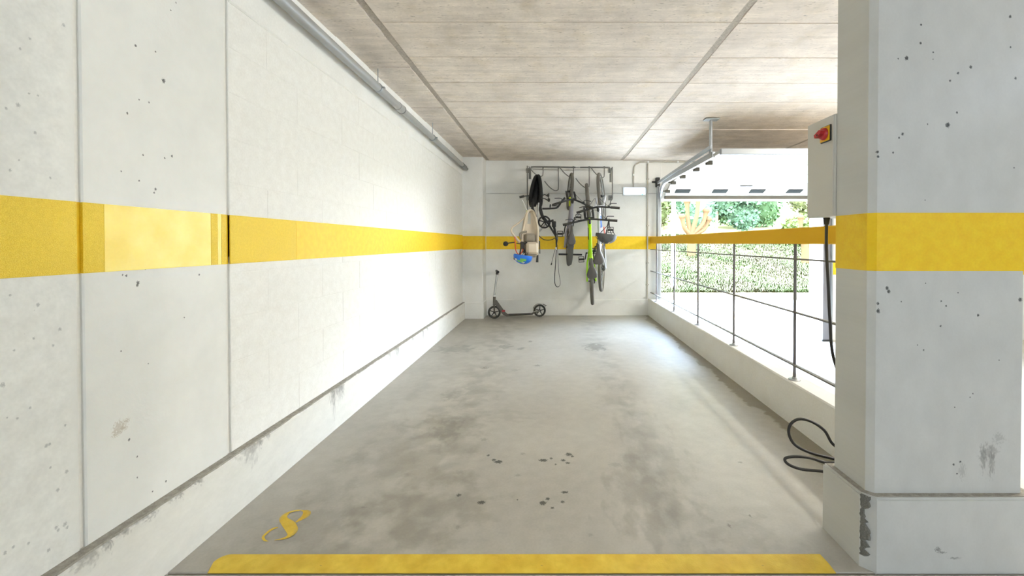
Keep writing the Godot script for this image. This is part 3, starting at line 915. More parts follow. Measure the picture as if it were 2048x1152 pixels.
func build_outside() -> void:
	var road := room("forecourt")
	tag(road, "pale sunlit concrete forecourt outside the garage door", "forecourt")
	begin(); box(Vector3(-12, -0.75, -12.0), Vector3(22, -0.412, -7.4)); done("paving", M.asphalt, road)
	begin(); box(Vector3(-12, -0.75, -12.25), Vector3(22, -0.24, -12.0), 0.02); done("kerb_stone", hexm("6f5c3e", 0.9), road)
	# grass bank
	var bank := room("grass_bank")
	tag(bank, "sunlit grass bank beyond the forecourt", "grass bank")
	var soil := hexm("5a5638", 0.95)
	soil.specular_mode = BaseMaterial3D.SPECULAR_DISABLED
	begin()
	smooth(true)
	var N := 40
	for i in N:
		for k in N:
			var q := []
			for e in [[0, 0], [1, 0], [1, 1], [0, 1]]:
				var x: float = -12 + 40.0 * (i + e[0]) / N
				var d: float = 12.2 + 34.0 * (k + e[1]) / N
				q.append(Vector3(x, bank_y(d, x), -d))
			quad(q[0], q[1], q[2], q[3])
	done("soil", soil, bank)
	# grass
	var blade := SurfaceTool.new()
	blade.begin(Mesh.PRIMITIVE_TRIANGLES)
	for k in 5:
		var a := TAU * k / 5.0 + 0.3
		var dir := Vector3(cos(a), 0, sin(a))
		var side := Vector3(-dir.z, 0, dir.x) * 0.012
		var tip := dir * 0.07 + Vector3(0, 0.05 + 0.02 * (k % 3), 0)
		blade.set_normal(Vector3.UP); blade.add_vertex(-side + dir * 0.01)
		blade.set_normal(Vector3.UP); blade.add_vertex(tip)
		blade.set_normal(Vector3.UP); blade.add_vertex(side + dir * 0.01)
	var gm := mat(Color.WHITE, 0.8)
	gm.vertex_color_use_as_albedo = true
	gm.specular_mode = BaseMaterial3D.SPECULAR_DISABLED
	gm.backlight_enabled = true
	gm.backlight = Color(0.05, 0.06, 0.02)
	var mm := MultiMesh.new()
	mm.transform_format = MultiMesh.TRANSFORM_3D
	mm.use_colors = true
	mm.mesh = blade.commit()
	mm.instance_count = 26000
	var gn := FastNoiseLite.new(); gn.seed = 4; gn.frequency = 0.5
	for i in mm.instance_count:
		var d := 12.3 + 12.0 * pow(rng.randf(), 1.3)
		var x := rng.randf_range(1.0, 4.0) + d * rng.randf_range(0.0, 0.75)
		var t := gn.get_noise_2d(x, d) * 0.5 + 0.5 + rng.randf_range(-0.12, 0.12)
		mm.set_instance_transform(i, Transform3D(Basis(Vector3.UP, rng.randf() * TAU).scaled(Vector3.ONE * rng.randf_range(0.8, 1.7)), Vector3(x, bank_y(d, x) - 0.01, -d)))
		mm.set_instance_color(i, Color(0.075, 0.062, 0.037).lerp(Color(0.05, 0.068, 0.024), clampf(t * 1.6 - 0.35, 0, 1)))
	var mi := MultiMeshInstance3D.new()
	mi.name = "grass"
	mi.multimesh = mm
	mi.material_override = gm
	add_child(mi)
	mi.set_meta("kind", "stuff")
	tag(mi, "bright green and straw-coloured grass on the bank", "grass")
	# pole
	var pl := thing("pole", "white round pole at the foot of the grass bank", "pole", Vector3(3.62, bank_y(13.0, 3.6) - 0.05, -13.0))
	begin(); tube([Vector3.ZERO, Vector3(0, 5.0, 0)], 0.065, 16); done("shaft", hexm("e9e9e6", 0.5), pl)
	begin(); lathe(Vector3.ZERO, Vector3.UP, [Vector2(0.11, 0), Vector2(0.11, 0.06), Vector2(0.07, 0.09)], 16); done("base", hexm("d9d9d4", 0.5), pl)
	# trees with pruned heads
	pruned_tree(Vector3(5.76, bank_y(18.0, 5.76) - 0.1, -18.0), 1.0, 1, "pale pruned tree with knobbly branches beside the white pole")
	pruned_tree(Vector3(9.7, bank_y(16.6, 9.7) - 0.1, -16.6), 0.8, 5, "pale slender tree at the far side of the garage opening")
	# shrubs and trees behind
	var leafm := SurfaceTool.new()
	leafm.begin(Mesh.PRIMITIVE_TRIANGLES)
	for k in 3:
		var a := TAU * k / 3.0
		var b := Basis(Vector3(0.3, 1, 0.2 * k).normalized(), a)
		for q in [[Vector3(0, 0, 0), Vector3(0.06, 0.05, 0), Vector3(0.16, 0, 0)], [Vector3(0, 0, 0), Vector3(0.16, 0, 0), Vector3(0.06, -0.05, 0)]]:
			for p in q:
				leafm.set_normal(b * Vector3(0, 0.3, 0.95)); leafm.add_vertex(b * p)
	var lmesh := leafm.commit()
	var lm := mat(Color.WHITE, 0.7)
	lm.vertex_color_use_as_albedo = true
	lm.specular_mode = BaseMaterial3D.SPECULAR_DISABLED
	lm.backlight_enabled = true
	lm.backlight = Color(0.12, 0.15, 0.07)
	var kinds := [
		[Vector3(3.6, 0, -21), Vector3(1.6, 2.1, 1.4), Color(0.10, 0.14, 0.055), "rounded green shrub left of the pruned tree"],
		[Vector3(6.9, 0, -27.5), Vector3(2.2, 2.8, 1.6), Color(0.13, 0.14, 0.05), "tall yellow-green tree behind the pruned tree"],
		[Vector3(8.6, 0, -22.8), Vector3(2.2, 2.6, 1.6), Color(0.085, 0.14, 0.075), "dense bluish-green shrub right of the pruned tree"],
		[Vector3(12.6, 0, -27.5), Vector3(2.4, 2.9, 1.7), Color(0.095, 0.15, 0.06), "broad green tree in the middle of the garage opening"],
		[Vector3(15.0, 0, -23.2), Vector3(2.3, 2.7, 1.7), Color(0.14, 0.15, 0.06), "pale green tree near the far jamb of the garage opening"],
		[Vector3(12.4, 0, -20.5), Vector3(1.5, 1.0, 1.1), Color(0.13, 0.16, 0.05), "low light green bush before the slender tree"],
		[Vector3(10.5, 0, -33), Vector3(9.5, 6.0, 2.0), Color(0.10, 0.145, 0.07), "long tall hedge of trees closing the view"]]
	for q in kinds:
		var base: Vector3 = q[0]
		base.y = bank_y(-base.z, base.x) - 0.1
		var r: Vector3 = q[1]
		var t := thing("leafy_tree", q[3], "tree", base, "trees on the bank")
		begin()
		tube(curve([Vector3(0, -0.1, 0), Vector3(0.05, r.y * 0.6, 0), Vector3(0.0, r.y * 1.2, 0.05)], 4), 0.08, 8)
		done("trunk", M.brown, t)
		var fm := MultiMesh.new()
		fm.transform_format = MultiMesh.TRANSFORM_3D
		fm.use_colors = true
		fm.mesh = lmesh
		fm.instance_count = 5200 if r.x < 5 else 16000
		var lobes := []
		for k in 14: lobes.append([Vector3(rng.randf_range(-0.75, 0.75), rng.randf_range(0.35, 1.7), rng.randf_range(-0.7, 0.7)), rng.randf_range(0.28, 0.5), rng.randf_range(0.8, 1.25)])
		for i in fm.instance_count:
			var lb: Array = lobes[rng.randi() % 14]
			var u := Vector3(rng.randfn(), rng.randfn(), rng.randfn()).normalized() * pow(rng.randf(), 0.33)
			var p: Vector3 = (lb[0] + u * lb[1]) * r
			p.y = maxf(p.y, 0.05)
			var sc := rng.randf_range(0.9, 1.8) * (1.0 if r.x < 5 else 1.9)
			fm.set_instance_transform(i, Transform3D(Basis(Vector3(rng.randfn(), rng.randfn(), rng.randfn()).normalized(), rng.randf() * TAU).scaled(Vector3.ONE * sc), p))
			var col: Color = q[2]
			fm.set_instance_color(i, col * (0.6 * lb[2] * rng.randf_range(0.85, 1.2)))
		begin()
		for lb in lobes:
			var prof := []
			for k in 7:
				var an := -PI / 2 + PI * k / 6.0
				prof.append(Vector2(maxf(0.0, cos(an)), sin(an)))
			XF = Transform3D(Basis.from_scale(r * lb[1] * 0.82), lb[0] * r)
			lathe(Vector3.ZERO, Vector3.UP, prof, 12)
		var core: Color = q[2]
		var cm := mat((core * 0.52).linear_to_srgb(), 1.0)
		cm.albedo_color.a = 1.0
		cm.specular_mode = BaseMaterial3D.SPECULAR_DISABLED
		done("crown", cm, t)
		var f := MultiMeshInstance3D.new()
		f.name = "foliage"
		f.multimesh = fm
		f.material_override = lm
		t.add_child(f)
		f.set_meta("kind", "stuff")

func pruned_tree(base: Vector3, s: float, seed_: int, label: String) -> void:
	var t := thing("pruned_tree", label, "tree", base, "trees on the bank")
	var bark := hexm("40301f", 0.9)
	bark.specular_mode = BaseMaterial3D.SPECULAR_DISABLED
	begin()
	tube(curve([Vector3(0, -0.1, 0), Vector3(0.02, 0.5, 0), Vector3(-0.02, 1.05, 0)], 4), [0.2 * s, 0.19 * s, 0.18 * s, 0.175 * s, 0.17 * s, 0.165 * s, 0.165 * s, 0.17 * s, 0.18 * s], 10)
	done("trunk", bark, t)
	var ends := [Vector3(-0.42, 1.7, 0.1), Vector3(-0.15, 2.35, -0.1), Vector3(0.25, 2.45, 0.1), Vector3(0.62, 1.95, 0.0), Vector3(0.75, 1.6, -0.1)]
	for e in ends:
		var p: Vector3 = e * s
		begin()
		var mid := Vector3(p.x * 0.75, p.y * 0.62 + 0.2, p.z)
		tube(curve([Vector3(-0.02, 0.95, 0), mid, p], 4), [0.12 * s, 0.11 * s, 0.1 * s, 0.095 * s, 0.09 * s, 0.085 * s, 0.085 * s, 0.1 * s, 0.13 * s], 8)
		lathe(p, Vector3.UP, [Vector2(0.0, -0.12 * s), Vector2(0.13 * s, -0.04 * s), Vector2(0.15 * s, 0.06 * s), Vector2(0.08 * s, 0.14 * s), Vector2(0, 0.15 * s)], 9)
		done("branch", bark, t)

# ------------------------------------------------------------------ pipes, lamp, switch box
func build_services() -> void:
	# drain pipe under the ceiling along the left wall
	var t := thing("drain_pipe", "grey plastic pipe hung under the ceiling along the left wall", "pipe", Vector3(-1.335, 2.33, -3.0))
	var o := Transform3D(Basis(), -t.position)
	var at := func(d: float) -> Vector3: return Vector3(-1.338, 2.375 - (d - 1.5) * 0.0125, -d)
	begin(o); tube([at.call(-1.0), at.call(3.79)], 0.032, 20); done("pipe_length", M.grey_plastic, t)
	begin(o); tube([at.call(3.79), at.call(6.5)], 0.0285, 20); done("pipe_length", M.grey_plastic, t)
	begin(o); tube([at.call(3.70), at.call(3.805)], 0.0365, 20); done("socket", M.grey_plastic, t)
	begin(o); tube([at.call(3.795), at.call(3.81)], 0.0385, 20); done("seal_ring", M.pipe_ring, t)
	begin(o); tube([at.call(6.3), at.call(6.5)], 0.035, 20); tube([at.call(6.5), at.call(6.66)], 0.024, 16); done("reducer", M.pipe_ring, t)
	for d in [3.29, 4.77, 1.4]:
		var p: Vector3 = at.call(d)
		begin(o)
		tube([p + Vector3(0, 0, 0.012), p - Vector3(0, 0, 0.012)], 0.036, 20)
		cbox(p + Vector3(0.045, 0.0, 0), Vector3(0.02, 0.014, 0.022), 0.002)
		var cl := done("clamp", M.galv, t)
		begin(o); tube([p + Vector3(0.0, 0.03, 0), Vector3(p.x, 2.5, p.z)], 0.004, 8); done("threaded_rod", M.galv, cl)
	# emergency light
	var e := thing("emergency_light", "small lit white emergency light on the back wall", "light", Vector3(1.298, 2.003, -6.954))
	begin(); cbox(Vector3(0, 0, 0.015), Vector3(0.37, 0.135, 0.03), 0.006); done("housing", M.pale, e)
	var gm := mat(Color.html("e8eef5"), 0.3)
	gm.emission_enabled = true
	gm.emission = Color(0.80, 0.90, 1.0)
	gm.emission_energy_multiplier = 0.9
	begin(); cbox(Vector3(0, 0, 0.045), Vector3(0.35, 0.118, 0.045), 0.016); done("diffuser", gm, e)
	var gl := hexm("1fe08a", 0.4)
	gl.emission_enabled = true
	gl.emission = Color(0.1, 0.9, 0.5)
	gl.emission_energy_multiplier = 1.5
	begin(); cbox(Vector3(0.12, -0.055, 0.069), Vector3(0.02, 0.012, 0.006), 0.002); done("indicator", gl, e)
	var el := AreaLight3D.new()
	el.name = "emergency_glow"
	e.add_child(el)
	el.position = Vector3(0, 0, 0.075)
	el.rotation_degrees = Vector3(0, 180, 0)
	el.area_size = Vector2(0.34, 0.11)
	el.light_energy = 0.15
	el.light_color = Color(0.88, 0.94, 1.0)
	el.shadow_enabled = true
	# conduits
	var c := thing("conduit", "grey cable conduit from the emergency light to the ceiling", "conduit", Vector3(1.29, 2.1, -6.94))
	o = Transform3D(Basis(), -c.position)
	begin(o); tube(curve([Vector3(1.285, 2.06, -6.938), Vector3(1.29, 2.3, -6.938), Vector3(1.305, 2.41, -6.938), Vector3(1.37, 2.46, -6.938), Vector3(1.5, 2.475, -6.938), Vector3(2.5, 2.48, -6.938)], 5), 0.011, 10); done("tube", M.conduit, c)
	for q in [Vector3(1.288, 2.27, -6.938), Vector3(1.52, 2.475, -6.938), Vector3(2.0, 2.478, -6.938)]:
		begin(o); cbox(q, Vector3(0.03, 0.03, 0.034), 0.004); done("clip", M.pale, c)
	var c2 := thing("conduit", "thin beige conduit down the right corner of the back wall", "conduit", Vector3(1.515, 0.0, -6.94))
	o = Transform3D(Basis(), -c2.position)
	begin(o); tube([Vector3(1.515, 0.27, -6.938), Vector3(1.515, 2.45, -6.938)], 0.012, 10); done("tube", M.conduit, c2)
	for y in [0.5, 0.85, 1.45, 2.2]:
		begin(o); cbox(Vector3(1.515, y, -6.938), Vector3(0.044, 0.016, 0.034), 0.003); done("clip", M.conduit, c2)
	# switch box on the back of the pillar
	var b := thing("control_box", "light grey metal control box on the pillar with a red switch", "control box", Vector3(1.27, 1.48, -1.82))
	o = Transform3D(Basis(), -b.position)
	begin(o); box(Vector3(1.128, 1.279, -1.912), Vector3(1.43, 1.69, -1.729), 0.004); done("body", M.box_paint, b)
	begin(o); box(Vector3(1.1235, 1.283, -1.908), Vector3(1.129, 1.686, -1.733), 0.002); done("cover", M.box_paint, b)
	var sw := Transform3D(Basis(Vector3(0, 0, 1), Vector3(0, 1, 0), Vector3(-1, 0, 0)), Vector3(1.1235, 1.618, -1.775))
	begin(o * sw); cbox(Vector3(0, 0, 0.003), Vector3(0.066, 0.066, 0.006), 0.002); var bp := done("switch_back_plate", M.dark, b)
	begin(o * sw); cbox(Vector3(0, 0, 0.0075), Vector3(0.06, 0.06, 0.004), 0.0015); done("switch_plate", M.switch_yellow, b)
	begin(o * sw); lathe(Vector3(0, 0, 0.009), Vector3(0, 0, 1), [Vector2(0.025, 0), Vector2(0.0235, 0.011), Vector2(0.02, 0.014), Vector2(0, 0.014)], 24); var kn := done("switch_knob", M.red, b)
	begin(o * sw * Transform3D(Basis(Vector3(0, 0, 1), 0.35), Vector3.ZERO)); slab(PackedVector2Array([Vector2(-0.021, -0.007), Vector2(0.016, -0.009), Vector2(0.026, 0.0), Vector2(0.016, 0.009), Vector2(-0.021, 0.007)]), Vector3(0, 0, 0.031), Vector3.RIGHT, Vector3.UP, 0.018); done("switch_lever", M.red, kn)
	begin(o * sw); lathe(Vector3(0.0, -0.004, 0.0395), Vector3(0, 0, 1), [Vector2(0.004, 0), Vector2(0.004, 0.001), Vector2(0, 0.001)], 12); done("screw", M.dark, kn)

func build_cable() -> void:
	var t := thing("power_cable", "thick black cable hanging from the control box and coiled behind the pillar", "cable", Vector3(1.2, 0.0, -1.9))
	var o := Transform3D(Basis(), -t.position)
	begin(o)
	tube(curve([Vector3(1.18, 1.278, -1.86), Vector3(1.18, 1.15, -1.86), Vector3(1.188, 1.01, -1.86), Vector3(1.198, 0.836, -1.86), Vector3(1.217, 0.663, -1.86), Vector3(1.31, 0.45, -1.87), Vector3(1.36, 0.30, -1.9), Vector3(1.32, 0.235, -1.925),
		Vector3(1.261, 0.262, -1.93), Vector3(1.225, 0.322, -1.935), Vector3(1.168, 0.361, -1.94), Vector3(1.111, 0.372, -1.94), Vector3(1.071, 0.349, -1.935), Vector3(1.062, 0.308, -1.93), Vector3(1.09, 0.259, -1.93), Vector3(1.158, 0.224, -1.93), Vector3(1.259, 0.197, -1.93), Vector3(1.30, 0.19, -1.92), Vector3(1.29, 0.193, -1.905),
		Vector3(1.211, 0.194, -1.9), Vector3(1.14, 0.215, -1.9), Vector3(1.073, 0.221, -1.9), Vector3(1.029, 0.212, -1.9), Vector3(1.038, 0.192, -1.89), Vector3(1.096, 0.172, -1.885), Vector3(1.207, 0.161, -1.88), Vector3(1.30, 0.12, -1.88), Vector3(1.40, 0.03, -1.9), Vector3(1.5, 0.012, -1.9)], 6), 0.0062, 10)
	done("lead", M.cable, t)
	begin(o); tube([Vector3(1.18, 1.279, -1.86), Vector3(1.18, 1.25, -1.86)], [0.0135, 0.009], 12); done("gland", M.dark, t)

# ------------------------------------------------------------------ bicycle rack
func build_rack() -> void:
	var t := thing("bike_rack", "grey tubular bicycle rack with hanging hooks on the back wall", "bike rack", Vector3(0.25, 2.36, -6.95))
	var o := Transform3D(Basis(), -t.position)
	var z := -6.72
	begin(o)
	tube(curve([Vector3(-0.365, 2.18, z), Vector3(-0.365, 2.28, z), Vector3(-0.345, 2.34, z), Vector3(-0.28, 2.358, z), Vector3(0.34, 2.35, z)], 6), 0.0125, 10)
	done("bar", M.rack, t)
	begin(o)
	tube(curve([Vector3(0.415, 2.349, z), Vector3(0.82, 2.349, z), Vector3(0.875, 2.335, z), Vector3(0.895, 2.28, z), Vector3(0.895, 2.14, z)], 6), 0.0125, 10)
	done("bar", M.rack, t)
	begin(o); tube([Vector3(0.33, 2.35, z), Vector3(0.425, 2.349, z)], 0.009, 10); done("coupling", M.alu, t)
	for q in [[-0.37, 2.17, 2.36], [0.893, 2.12, 2.3]]:
		begin(o); tube([Vector3(q[0], q[1], z), Vector3(q[0], q[2] - 0.05, z)], 0.02, 12); done("sleeve", M.rack, t)
	begin(o); tube([Vector3(-0.41, 2.375, -6.72), Vector3(-0.41, 1.53, -6.72)], 0.009, 8); done("upright", M.rack, t)
	begin(o); tube(curve([Vector3(0.915, 2.355, -6.72), Vector3(0.918, 1.92, -6.72), Vector3(0.915, 1.86, -6.72), Vector3(0.89, 1.82, -6.72), Vector3(0.888, 1.76, -6.72)], 4), 0.009, 8); done("upright", M.rack, t)
	for q in [-0.41, 0.915]:
		for y in [2.34, 1.9]:
			begin(o); tube([Vector3(q, y, -6.72), Vector3(q, y, -6.953)], 0.009, 8); cbox(Vector3(q, y, -6.949), Vector3(0.06, 0.08, 0.008), 0.002); done("wall_bracket", M.rack, t)
	for q in [[-0.165, 2.21], [0.075, 1.99], [0.31, 2.20], [0.555, 2.03], [0.79, 2.19]]:
		var x: float = q[0]
		var y: float = q[1]
		begin(o)
		tube(curve([Vector3(x, 2.365, z), Vector3(x, y + 0.06, z), Vector3(x - 0.012, y + 0.005, z + 0.02), Vector3(x - 0.07, y - 0.005, z + 0.08), Vector3(x - 0.15, y + 0.05, z + 0.12), Vector3(x - 0.215, y + 0.13, z + 0.13)], 5), 0.0075, 8)
		var h := done("hook", M.rack, t)
		begin(o); tube([Vector3(x - 0.012, 2.352, z), Vector3(x + 0.012, 2.352, z)], 0.018, 12); done("collar", M.rack, h)

# ------------------------------------------------------------------ bicycles
func wheel(parent: Node, called: String, at: Vector3, axis: Vector3, R: float, tw: float, tyre: Material, xf: Transform3D, hub_r := 0.02) -> void:
	var w := Node3D.new()
	w.name = called
	parent.add_child(w, true)
	begin(xf); torus(at, axis, R - tw * 0.5, tw * 0.5, 44, 10); done("tyre", tyre, w)
	begin(xf)
	var rr := R - tw
	lathe(at, axis, [Vector2(rr + 0.004, -0.012), Vector2(rr + 0.004, 0.012), Vector2(rr - 0.014, 0.009), Vector2(rr - 0.014, -0.009)], 44, true)
	done("rim", M.alu, w)
	begin(xf)
	var b := frame_of(axis)
	for k in 28:
		var a := TAU * k / 28.0
		var s := 1.0 if k % 2 else -1.0
		var e := b.x * cos(a) + b.y * sin(a)
		var f := b.x * cos(a + 0.5 * (1.0 if k % 4 < 2 else -1.0)) + b.y * sin(a + 0.5 * (1.0 if k % 4 < 2 else -1.0))
		tube([at + f * hub_r + b.z * 0.026 * s, at + e * (rr - 0.008)], 0.0014, 4, false)
	done("spokes", M.alu, w)
	begin(xf); tube([at - b.z * 0.045, at - b.z * 0.03, at - b.z * 0.028, at + b.z * 0.028, at + b.z * 0.03, at + b.z * 0.045], [0.008, 0.008, hub_r, hub_r, 0.008, 0.008], 12); done("hub", M.black, w)

func hung(F: Vector3, U: Vector3, origin: Vector3) -> Transform3D:
	F = F.normalized()
	U = (U - F * U.dot(F)).normalized()
	return Transform3D(Basis(F, U, F.cross(U)), origin)

# standing bicycle: x forward, y up, z right; origin under the rear axle
func bicycle(called: String, label: String, place: Transform3D, c: Dictionary) -> Node3D:
	var t := thing(called, label, "bicycle", Vector3.ZERO, "bicycles hung on the wall rack")
	t.transform = place
	var R: float = c.R
	var W: float = c.W
	var k: float = c.k  # frame scale
	var ra := Vector3(0, R, 0)
	var bb := Vector3(0.43 * k, R - 0.045 * k, 0)
	var st := Vector3(0.27 * k, R + 0.40 * k, 0)
	var sad := Vector3(0.225 * k, R + 0.545 * k, 0)
	var hb := Vector3(W - 0.21 * k, R + 0.465 * k, 0)
	var ht := Vector3(W - 0.255 * k, R + 0.575 * k, 0)
	var fa := Vector3(W, R, 0)
	var I := Transform3D.IDENTITY
	# steering: everything in front turns about the head tube
	var ax := (ht - hb).normalized()
	var turn := Transform3D(Basis(ax, c.steer), Vector3.ZERO)
	turn.origin = hb - turn.basis * hb
	wheel(t, "rear_wheel", ra, Vector3(0, 0, 1), R, c.tw, c.tyre, I)
	wheel(t, "front_wheel", fa, Vector3(0, 0, 1), R, c.tw, c.tyre, turn)
	# frame
	begin()
	var fr: float = c.get("tube", 0.02)
	tube([hb + ax * 0.01, ht], fr * 1.1, 12)
	tube([hb.lerp(ht, 0.25), bb], fr * 1.25, 12)
	tube([hb.lerp(ht, 0.8), st], fr, 12)
	tube([bb, st], fr * 0.9, 12)
	tube([bb - Vector3(0, 0, 0.035), bb + Vector3(0, 0, 0.035)], 0.024, 14)
	for s in [-1.0, 1.0]:
		var drop := ra + Vector3(0, 0, 0.066 * s)
		tube([bb + Vector3(-0.02, 0, 0.02 * s), bb.lerp(ra, 0.35) + Vector3(0, 0.005, 0.052 * s), drop], fr * 0.6, 8)
		tube([st + Vector3(0, -0.04, 0.012 * s), st.lerp(ra, 0.4) + Vector3(0, 0, 0.048 * s), drop], fr * 0.5, 8)
	done("frame", c.frame, t)
	if c.has("decal"):
		begin()
		var d0 := hb.lerp(ht, 0.25).lerp(bb, 0.2); var d1 := hb.lerp(ht, 0.25).lerp(bb, 0.55)
		tube([d0, d1], fr * 1.25 + 0.0012, 12, false)
		done("decal", c.decal, t)
	# fork
	begin(turn)
	tube([hb + ax * -0.005, hb - ax * 0.03], 0.02, 10)
	for s in [-1.0, 1.0]:
		tube([hb - ax * 0.03 + Vector3(0, 0, 0.0), hb - ax * 0.035 + Vector3(0, 0, 0.058 * s), fa.lerp(hb, 0.5) + Vector3(0.008, 0, 0.06 * s), fa + Vector3(-0.005, 0, 0.062 * s)], [0.019, 0.019, 0.018, 0.013], 10)
	done("fork", c.fork, t)
	# cockpit
	var bar := Node3D.new()
	bar.name = "handlebar"
	t.add_child(bar, true)
	var top := ht + ax * 0.035
	var clampp := top + Vector3(0.05 * k, 0.012, 0)
	var hw: float = c.bar
	var rise: float = c.get("rise", 0.02)
	begin(turn); tube([ht, top], 0.019, 10); tube([top + Vector3(-0.01, 0, 0), clampp], 0.018, 10); done("stem", M.black, bar)
	var pts := [Vector3(0, 0, -hw), Vector3(0, 0, -hw * 0.55), Vector3(0, 0, -hw * 0.2), Vector3.ZERO, Vector3(0, 0, hw * 0.2), Vector3(0, 0, hw * 0.55), Vector3(0, 0, hw)]
	var back: float = c.get("sweep", 0.05)
	for i in 7:
		var e: float = absf(i - 3)
		pts[i] += clampp + Vector3(-back * [0, 0.1, 0.5, 1.0][e], rise * [0, 0.2, 1.0, 1.05][e], 0)
	begin(turn); tube(curve(pts, 4), 0.0125, 10); done("bar", M.black, bar)
	for s in [-1.0, 1.0]:
		var e: Vector3 = pts[6] if s > 0 else pts[0]
		var n: Vector3 = pts[5] if s > 0 else pts[1]
		var dir := (e - n).normalized()
		begin(turn); tube([e - dir * 0.125, e], 0.0175, 12); done("grip", M.rubber, bar)
		var lv := e - dir * 0.15
		begin(turn)
		cbox(lv + Vector3(0.012, -0.012, 0), Vector3(0.03, 0.03, 0.03), 0.005)
		tube(curve([lv + Vector3(0.015, -0.012, 0), lv + Vector3(0.05, -0.025, 0.02 * s), lv + Vector3(0.045, -0.035, 0.11 * s)], 4), 0.0055, 6)
		done("brake_lever", M.black, bar)
		begin(turn); tube(curve([lv + Vector3(0.02, -0.01, -0.01 * s), lv + Vector3(0.14 * k, 0.02, -0.12 * s), hb + Vector3(0.10 * k, 0.1, 0.03 * s), hb + Vector3(0.02, -0.1, 0.03 * s)], 6), 0.0025, 5); done("brake_cable", M.black, bar)
	# saddle
	var sd := Node3D.new()
	sd.name = "saddle"
	t.add_child(sd, true)
	begin(); tube([st - (sad - st).normalized() * 0.02, sad], 0.0145, 10); done("seat_post", M.black, sd)
	begin()
	saddle_shape(sad + Vector3(0.0, 0.03, 0), c.get("sw", 0.075))
	done("saddle_pad", c.saddle, sd)
	begin()
	for s in [-1.0, 1.0]: tube([sad + Vector3(-0.09, 0.012, 0.025 * s), sad + Vector3(-0.03, -0.005, 0.022 * s), sad + Vector3(0.05, -0.005, 0.018 * s), sad + Vector3(0.11, 0.015, 0.008 * s)], 0.0035, 6)
	done("saddle_rails", M.alu, sd)
	# cranks
	var cr := Node3D.new()
	cr.name = "crankset"
	t.add_child(cr, true)
	var ca: float = c.crank
	var cl := 0.17 * k
	begin(); torus(bb + Vector3(0, 0, 0.048), Vector3(0, 0, 1), 0.075 * k, 0.004, 30, 6)
	for q in 5:
		var a := TAU * q / 5.0
		tube([bb + Vector3(0, 0, 0.048), bb + Vector3(cos(a), sin(a), 0) * 0.073 * k + Vector3(0, 0, 0.048)], 0.006, 6)
	done("chainring", M.black, cr)
	begin()
	var rear_sprocket := 0.035
	for s in [-1.0, 1.0]:
		tube([bb + Vector3(0, 0.075 * k * s, 0.048), ra + Vector3(0, rear_sprocket * s, 0.042)], 0.004, 5)
	lathe(ra + Vector3(0, 0, 0.03), Vector3(0, 0, 1), [Vector2(0, 0.025), Vector2(0.03, 0.025), Vector2(0.05, 0.0), Vector2(0, 0)], 20)
	cbox(ra + Vector3(0.0, -0.07, 0.05), Vector3(0.03, 0.09, 0.02), 0.006)
	done("chain", M.rubber, cr)
	for s in [-1.0, 1.0]:
		var dirc: Vector3 = Vector3(cos(ca), sin(ca), 0) * s
		var p0: Vector3 = bb + Vector3(0, 0, 0.06 * s)
		var p1: Vector3 = p0 + dirc * cl + Vector3(0, 0, 0.018 * s)
		begin(); tube([p0 - Vector3(0, 0, 0.02 * s), p0, p1], [0.011, 0.0125, 0.009], 8); done("crank_arm", M.black, cr)
		begin()
		var pc: Vector3 = p1 + Vector3(0, 0, 0.06 * s)
		tube([p1, p1 + Vector3(0, 0, 0.105 * s)], 0.006, 8)
		for q in [-1.0, 1.0]:
			cbox(pc + Vector3(0.042 * q, 0, 0), Vector3(0.009, 0.018, 0.085), 0.002)
			cbox(pc + Vector3(0, 0, 0.04 * q), Vector3(0.09, 0.018, 0.009), 0.002)
		cbox(pc, Vector3(0.03, 0.02, 0.08), 0.004)
		done("pedal", c.get("pedal", M.rubber), cr)
	return t

func saddle_shape(at: Vector3, hw: float) -> void:
	# loft along x, from the wide tail to the nose
	var sec := [[-0.135, 0.55, 0.020, 0.012], [-0.12, 0.9, 0.026, 0.014], [-0.08, 1.0, 0.03, 0.012], [-0.03, 0.78, 0.03, 0.008], [0.03, 0.42, 0.03, 0.006], [0.09, 0.3, 0.028, 0.006], [0.135, 0.24, 0.026, 0.004], [0.15, 0.1, 0.015, 0.0]]
	var rings := []
	for s in sec:
		var r := []
		for q in 12:
			var a := TAU * q / 12.0
			r.append(at + Vector3(s[0], sin(a) * s[2] * (0.6 if sin(a) > 0 else 1.0) + s[3], -cos(a) * hw * s[1]))
		rings.append(r)
	smooth(true)
	for i in rings.size() - 1:
		for q in 12:
			var l := (q + 1) % 12
			quad(rings[i][q], rings[i + 1][q], rings[i + 1][l], rings[i][l])
	for e in [0, rings.size() - 1]:
		var c := Vector3.ZERO
		for p in rings[e]: c += p / 12.0
		for q in 12:
			if e == 0: tri(c, rings[e][q], rings[e][(q + 1) % 12])
			else: tri(c, rings[e][(q + 1) % 12], rings[e][q])
	smooth(false)

